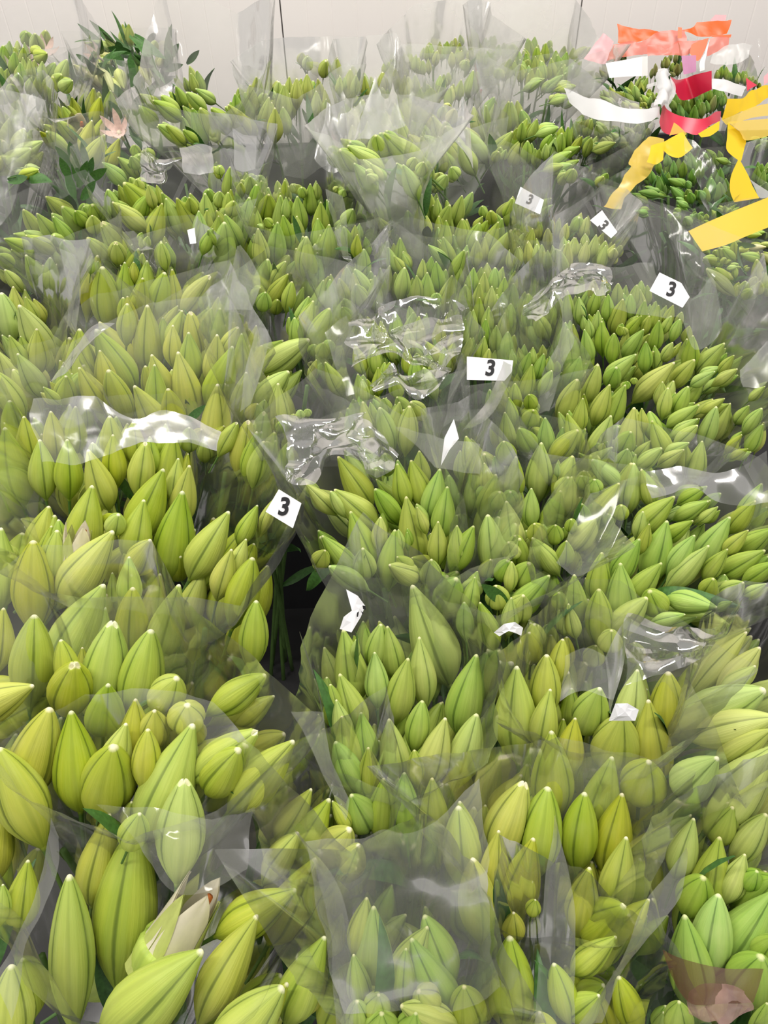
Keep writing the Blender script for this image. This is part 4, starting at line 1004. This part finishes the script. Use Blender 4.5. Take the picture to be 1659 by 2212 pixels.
flap('CM', 'A5', [(1300, 800), (1250, 1000), (1200, 1250)], [(1340, 790), (1400, 1000), (1330, 1200)], (1000, 850), 'film', .90, .006)
flap('F2', 'B5', [(330, 610), (400, 720), (480, 900), (530, 1250), (560, 1700)], [(400, 690), (500, 800), (600, 1020), (650, 1350), (650, 1700)], (720, 1950), 'film_milky', .84, .003, nu=30, label='milky sleeve seam')
flap('F2', 'B5', [(400, 690), (700, 640), (830, 600), (1010, 590), (1330, 330)], [(600, 1600), (760, 1600), (900, 1600), (1150, 1600), (1450, 1500)], (870, 1880), 'film_milky', .93, .007, fb=.955, nu=34, nv=18, label='fogged film over the buds')
flap('F3', 'B6', [(495, 530), (440, 1000), (390, 1660)], [(500, 520), (600, 1000), (610, 1660)], (1200, 2000), 'film_milky', .82, .002, nu=24, label='milky sleeve seam')
flap('FR2', 'B6', [(1215, 690), (1000, 1000), (840, 1380), (640, 1660)], [(1228, 720), (1160, 1000), (900, 1320), (770, 1660)], (1400, 2000), 'film_milky', .84, .003, nu=24, label='milky sleeve seam')
flap('MC', 'B5', [(330, -20), (430, 180), (540, 400), (620, 550)], [(500, -20), (530, 200), (600, 350), (640, 440)], (700, 1660), 'film_milky', .88, .003, label='milky sleeve seam')
flap('MC', 'B2', [(290, 1090), (340, 1250), (420, 1560)], [(300, 1080), (360, 1250), (440, 1650)], (660, 1450), 'film_milky', .88, .002)
flap('FL', 'B4', [(290, 530), (230, 850), (60, 1240), (-40, 1400)], [(330, 640), (300, 900), (130, 1250), (60, 1640)], (80, 1950), 'film_milky', .85, .003, label='milky sleeve seam')
flap('FL', 'B4', [(520, 500), (800, 480), (1100, 520), (1400, 480)], [(900, 900), (1000, 950), (1200, 950), (1350, 880)], (440, 1800), 'film', .90, .010, nv=10)
flap('LL0', 'A1', [(-30, 560), (160, 600), (290, 640)], [(-30, 1480), (60, 1350), (170, 1080)], (40, 330), 'film_milky', .93, .004, fb=.95, label='hazy sleeve front')
flap('LL1', 'A1', [(160, 480), (160, 700), (340, 900), (370, 1280)], [(290, 650), (350, 780), (660, 720), (660, 1100)], (130, 300), 'film', .95, .006)
flap('ML1', 'A4', [(200, 1080), (350, 1060), (605, 1060), (800, 1180), (1080, 1150), (1400, 1280)], [(250, 1500), (450, 1500), (650, 1450), (900, 1350), (1100, 1330), (1380, 1390)], (230, 920), 'film_milky', .93, .008, nu=34, nv=10, label='milky rear film of the sleeve')
flap('C1', 'A4', [(1655, 600), (1590, 800), (1530, 1160)], [(1720, 620), (1690, 850), (1600, 1100)], (540, 800), 'film_milky', .90, .003)
flap('C1', 'A4', [(450, 780), (600, 600), (740, 590)], [(320, 960), (420, 900), (500, 780)], (160, 760), 'film', .95, .004)
flap('C0L', 'A4', [(380, 110), (430, 300), (440, 600)], [(480, 150), (520, 300), (490, 640)], (150, 620), 'film_milky', .92, .003)
flap('C0', 'A4', [(1520, 90), (1480, 300), (1440, 500)], [(1530, 80), (1660, 300), (1600, 500)], (520, 600), 'film_milky', .93, .004)
flap('C0', 'A4', [(780, 0), (850, 120), (930, 90)], [(860, 0), (960, 100), (1000, 120)], (300, 530), 'film_milky', .95, .003)
flap('UL', 'A1', [(1145, 940), (1290, 930), (1365, 950)], [(1180, 1100), (1280, 1110), (1370, 1100)], (430, 340), 'film_milky', .93, .004)
flap('UL', 'A1', [(890, 900), (1000, 1000), (1160, 1010)], [(900, 1160), (1030, 1180), (1060, 1130)], (340, 350), 'film_gloss', .93, .012, nv=10, label='crumpled shiny film')
flap('TM', 'A1', [(1490, 820), (1560, 860), (1640, 870)], [(1500, 1080), (1560, 1100), (1640, 1080)], (530, 320), 'film', .95, .003)
flap('BD', 'A2', [(450, 1200), (480, 1350), (560, 1640)], [(560, 1250), (590, 1400), (600, 1640)], (720, 470), 'film_milky', .94, .003)
flap('C3', 'A2', [(860, 1420), (800, 1480), (740, 1640)], [(930, 1430), (850, 1560), (790, 1660)], (830, 510), 'film_gloss', .93, .008, label='shiny folded film')
flap('RU', 'A6', [(100, 480), (210, 370), (320, 240), (420, 190), (650, 230)], [(130, 600), (230, 560), (330, 420), (500, 380), (650, 400)], (1230, 600), 'film_gloss', .93, .016, nu=30, nv=14, label='crumpled shiny film')
flap('RU', 'A6', [(640, 230), (900, 200), (960, 300), (1150, 420), (1310, 300), (1370, 620)], [(650, 500), (800, 520), (1000, 560), (1100, 560), (1200, 760), (1370, 625)], (1450, 650), 'film_milky', .945, .005, fb=.955, nu=30, nv=10, label='milky back of the sleeve carrying the tag')
flap('RU', 'A6', [(290, 340), (340, 600), (230, 900), (200, 1150)], [(360, 360), (420, 700), (330, 900), (260, 1150)], (1190, 750), 'film_milky', .92, .006)
flap('RU', 'A6', [(1660, 690), (1560, 800), (1470, 890)], [(1680, 930), (1600, 1000), (1500, 1000)], (1620, 800), 'film_milky', .93, .003)
flap('R2', 'B3', [(780, 990), (1060, 1050), (1390, 1010), (1530, 860)], [(700, 1390), (1000, 1310), (1200, 1290), (1400, 1130)], (1440, 1390), 'film_gloss', .92, .008, nu=30, nv=10, label='creased shiny film')
flap('MR', 'B3', [(370, 1250), (500, 1190), (640, 1240)], [(330, 1520), (480, 1450), (660, 1500)], (1260, 1450), 'film_milky', .93, .004)
flap('MR', 'B3', [(620, 1250), (690, 1100), (770, 980)], [(650, 1600), (700, 1400), (790, 1000)], (1330, 1440), 'film_milky', .92, .002)
flap('RR', 'B3', [(880, 50), (1100, 20), (1350, 60), (1680, -60)], [(900, 220), (1150, 160), (1330, 250), (1680, 250)], (1500, 1060), 'film', .93, .006)
flap('RR', 'B3', [(530, 190), (700, 110), (830, 80)], [(300, 620), (450, 720), (640, 600)], (1270, 1120), 'film', .93, .005)
flap('TC2', 'A2', [(1300, 700), (1330, 620), (1370, 730)], [(1280, 900), (1360, 1000), (1400, 1080)], (1000, 280), 'film_milky', .95, .003)
flap('TC1', 'A2', [(770, 490), (840, 640), (880, 520)], [(640, 900), (800, 860), (960, 800)], (820, 230), 'film_milky', .95, .008, label='milky folded film')
flap('TM2', 'A2', [(460, 650), (560, 720), (700, 640)], [(380, 1000), (520, 1100), (640, 930)], (730, 260), 'film_milky', .95, .012)
flap('FR2', 'B6', [(1110, 1240), (1350, 1340), (1640, 1370)], [(1140, 1400), (1260, 1560), (1600, 1560)], (1530, 2080), 'brown', .93, .004, label='brown printed part of the film')
flap('FR2', 'B6', [(1240, 1540), (1350, 1470), (1500, 1440)], [(1250, 1640), (1400, 1640), (1560, 1560)], (1540, 2150), 'rose', .945, .010, nv=9, freq=40, label='crumpled pinkish film')

# ------------------------------------------------------------------ single leaves that show
def leaves_px(key, view, items, f=.99):
    root = INFO[key]['root']; rnd = random.Random(len(key) + len(items))
    for (tx, ty, bx, by, w) in items:
        u, v = at(view, tx, ty); bu, bv = at(view, bx, by)
        d = D(u, v, INFO[key]['k'] * f)
        tip = unproj(u, v, d); base = unproj(bu, bv, d * 1.02)
        vec = tip - base; Lf = vec.length
        Rm = frame_for(vec, 0)
        tw = (CAM - tip).normalized()
        ang = math.atan2(tw.dot(Rm.col[1]), tw.dot(Rm.col[0]))
        Rm = frame_for(vec, ang - math.pi / 2 + rnd.uniform(-.5, .5))
        sx = w * VIEW[view][2] * d / FPX / .19
        link_mesh('leaf', LEAVES[0], M['leaf'], root, Matrix.Translation(base) @ (Rm @ Matrix.Diagonal((sx, Lf * .6, Lf * 1.02))).to_4x4())
leaves_px('LL2', 'A1', [(1000, 200, 945, 275, 40), (1150, 275, 1080, 375, 50), (1075, 280, 1080, 365, 40), (1280, 315, 1195, 410, 40), (540, 285, 650, 300, 40), (480, 345, 580, 410, 40), (740, 260, 775, 340, 60), (680, 300, 840, 335, 50), (870, 240, 885, 340, 40), (1180, 410, 1050, 450, 45), (850, 310, 850, 560, 90),
    (700, 330, 800, 420, 60), (930, 330, 900, 440, 60), (620, 400, 760, 480, 60), (1000, 430, 900, 520, 60), (1130, 480, 960, 560, 50), (760, 440, 800, 580, 70), (920, 480, 880, 600, 70), (700, 520, 800, 640, 60), (1010, 540, 900, 640, 60), (760, 600, 820, 720, 70), (900, 600, 860, 740, 70), (690, 640, 780, 760, 60)])
leaves_px('LL1', 'A1', [(380, 1000, 450, 1150, 60), (560, 1020, 500, 1200, 60), (690, 1070, 560, 1160, 60), (480, 960, 490, 1160, 60), (420, 1080, 480, 1270, 60), (620, 1150, 520, 1280, 60), (520, 900, 560, 1080, 50), (350, 930, 460, 1060, 50), (440, 900, 480, 1040, 60), (600, 1000, 560, 1130, 50)])
leaves_px('C1', 'A4', [(1325, 1105, 1185, 1225, 55)], .93)
leaves_px('BD', 'A2', [(245, 1370, 300, 1560, 45)], .98)
leaves_px('TC2', 'A2', [(1222, 490, 1175, 660, 30), (1092, 490, 1075, 670, 30), (1500, 850, 1545, 1030, 60)], .98)
leaves_px('TM2', 'A2', [(330, 590, 375, 860, 45), (675, 430, 655, 540, 30)], .97)
leaves_px('RC2', 'B2', [(1445, 765, 1620, 905, 90)], .985)

# ------------------------------------------------------------------ small open flowers in the far corner
def open_flower(key, u, v, size, mat, tilt, f=.98):
    root = INFO[key]['root']
    p = unproj(u, v, D(u, v, f)); up = (Vector((0, -.55, .6)) + Vector(tilt)).normalized()
    vs, fs = tube([p - up * size * .5, p + up * size * .05], [size * .05, size * .12])
    h = link_mesh('open_flower', mesh_from('flower_throat', vs, fs), M['petal'], root)
    h['label'] = 'open pale pink flower'
    for i in range(6):
        a = 6.283 * i / 6
        R = frame_for(up, a) @ Matrix.Rotation(math.radians(58), 3, 'X')
        o = bpy.data.objects.new('petal', LEAVES[1]); COL.objects.link(o)
        o.material_slots[0].link = 'OBJECT'; o.material_slots[0].material = M[mat]
        o.parent = h
        o.matrix_basis = Matrix.Translation(p) @ (R @ Matrix.Diagonal((size * 1.5, size, size))).to_4x4()
open_flower('LL1', 258, 287, .062, 'petal_pink', (0, 0, 0))
open_flower('LT', 70, 140, .06, 'petal_pink', (.3, 0, 0))
open_flower('LT', 25, 160, .055, 'petal', (-.2, 0, 0))
open_flower('LT', 100, 115, .06, 'petal_pink', (.5, 0, .2))
open_flower('LL2', 212, 122, .05, 'petal_pink', (-.3, 0, 0))

# ------------------------------------------------------------------ black tubs the far bunches stand in
def tub(x0, x1, y0, y1, h, label):
    t = .012; r = .018
    def loop(o, z): return [(x0 - o, y0 - o, z), (x1 + o, y0 - o, z), (x1 + o, y1 + o, z), (x0 - o, y1 + o, z)]
    rings = [loop(0, 0), loop(.01, h - .03), loop(r, h - .03), loop(r, h), loop(-t + .01, h), loop(-t, .03)]
    vs = [p for rg in rings for p in rg]; fs = [(3, 2, 1, 0)]
    for i in range(len(rings) - 1):
        for j in range(4):
            k = (j + 1) % 4
            fs.append((i * 4 + j, i * 4 + k, i * 4 + 4 + k, i * 4 + 4 + j))
    n = (len(rings) - 1) * 4
    fs.append((n, n + 1, n + 2, n + 3))
    o = link_mesh('flower_tub', mesh_from('flower_tub', vs, fs, False), M['tub'])
    o['label'] = label; o['category'] = 'tub'; o['group'] = 'black flower tubs'
tub(.78, 1.62, .95, 3.26, .50, 'black tub under the bunches with yellow and crimson bands')
tub(-1.62, -.72, .95, 3.26, .50, 'black tub under the dark leafy bunches in the far corner')
tub(-.66, .72, 1.25, 3.26, .50, 'black tub under the hazy upper middle bunches')
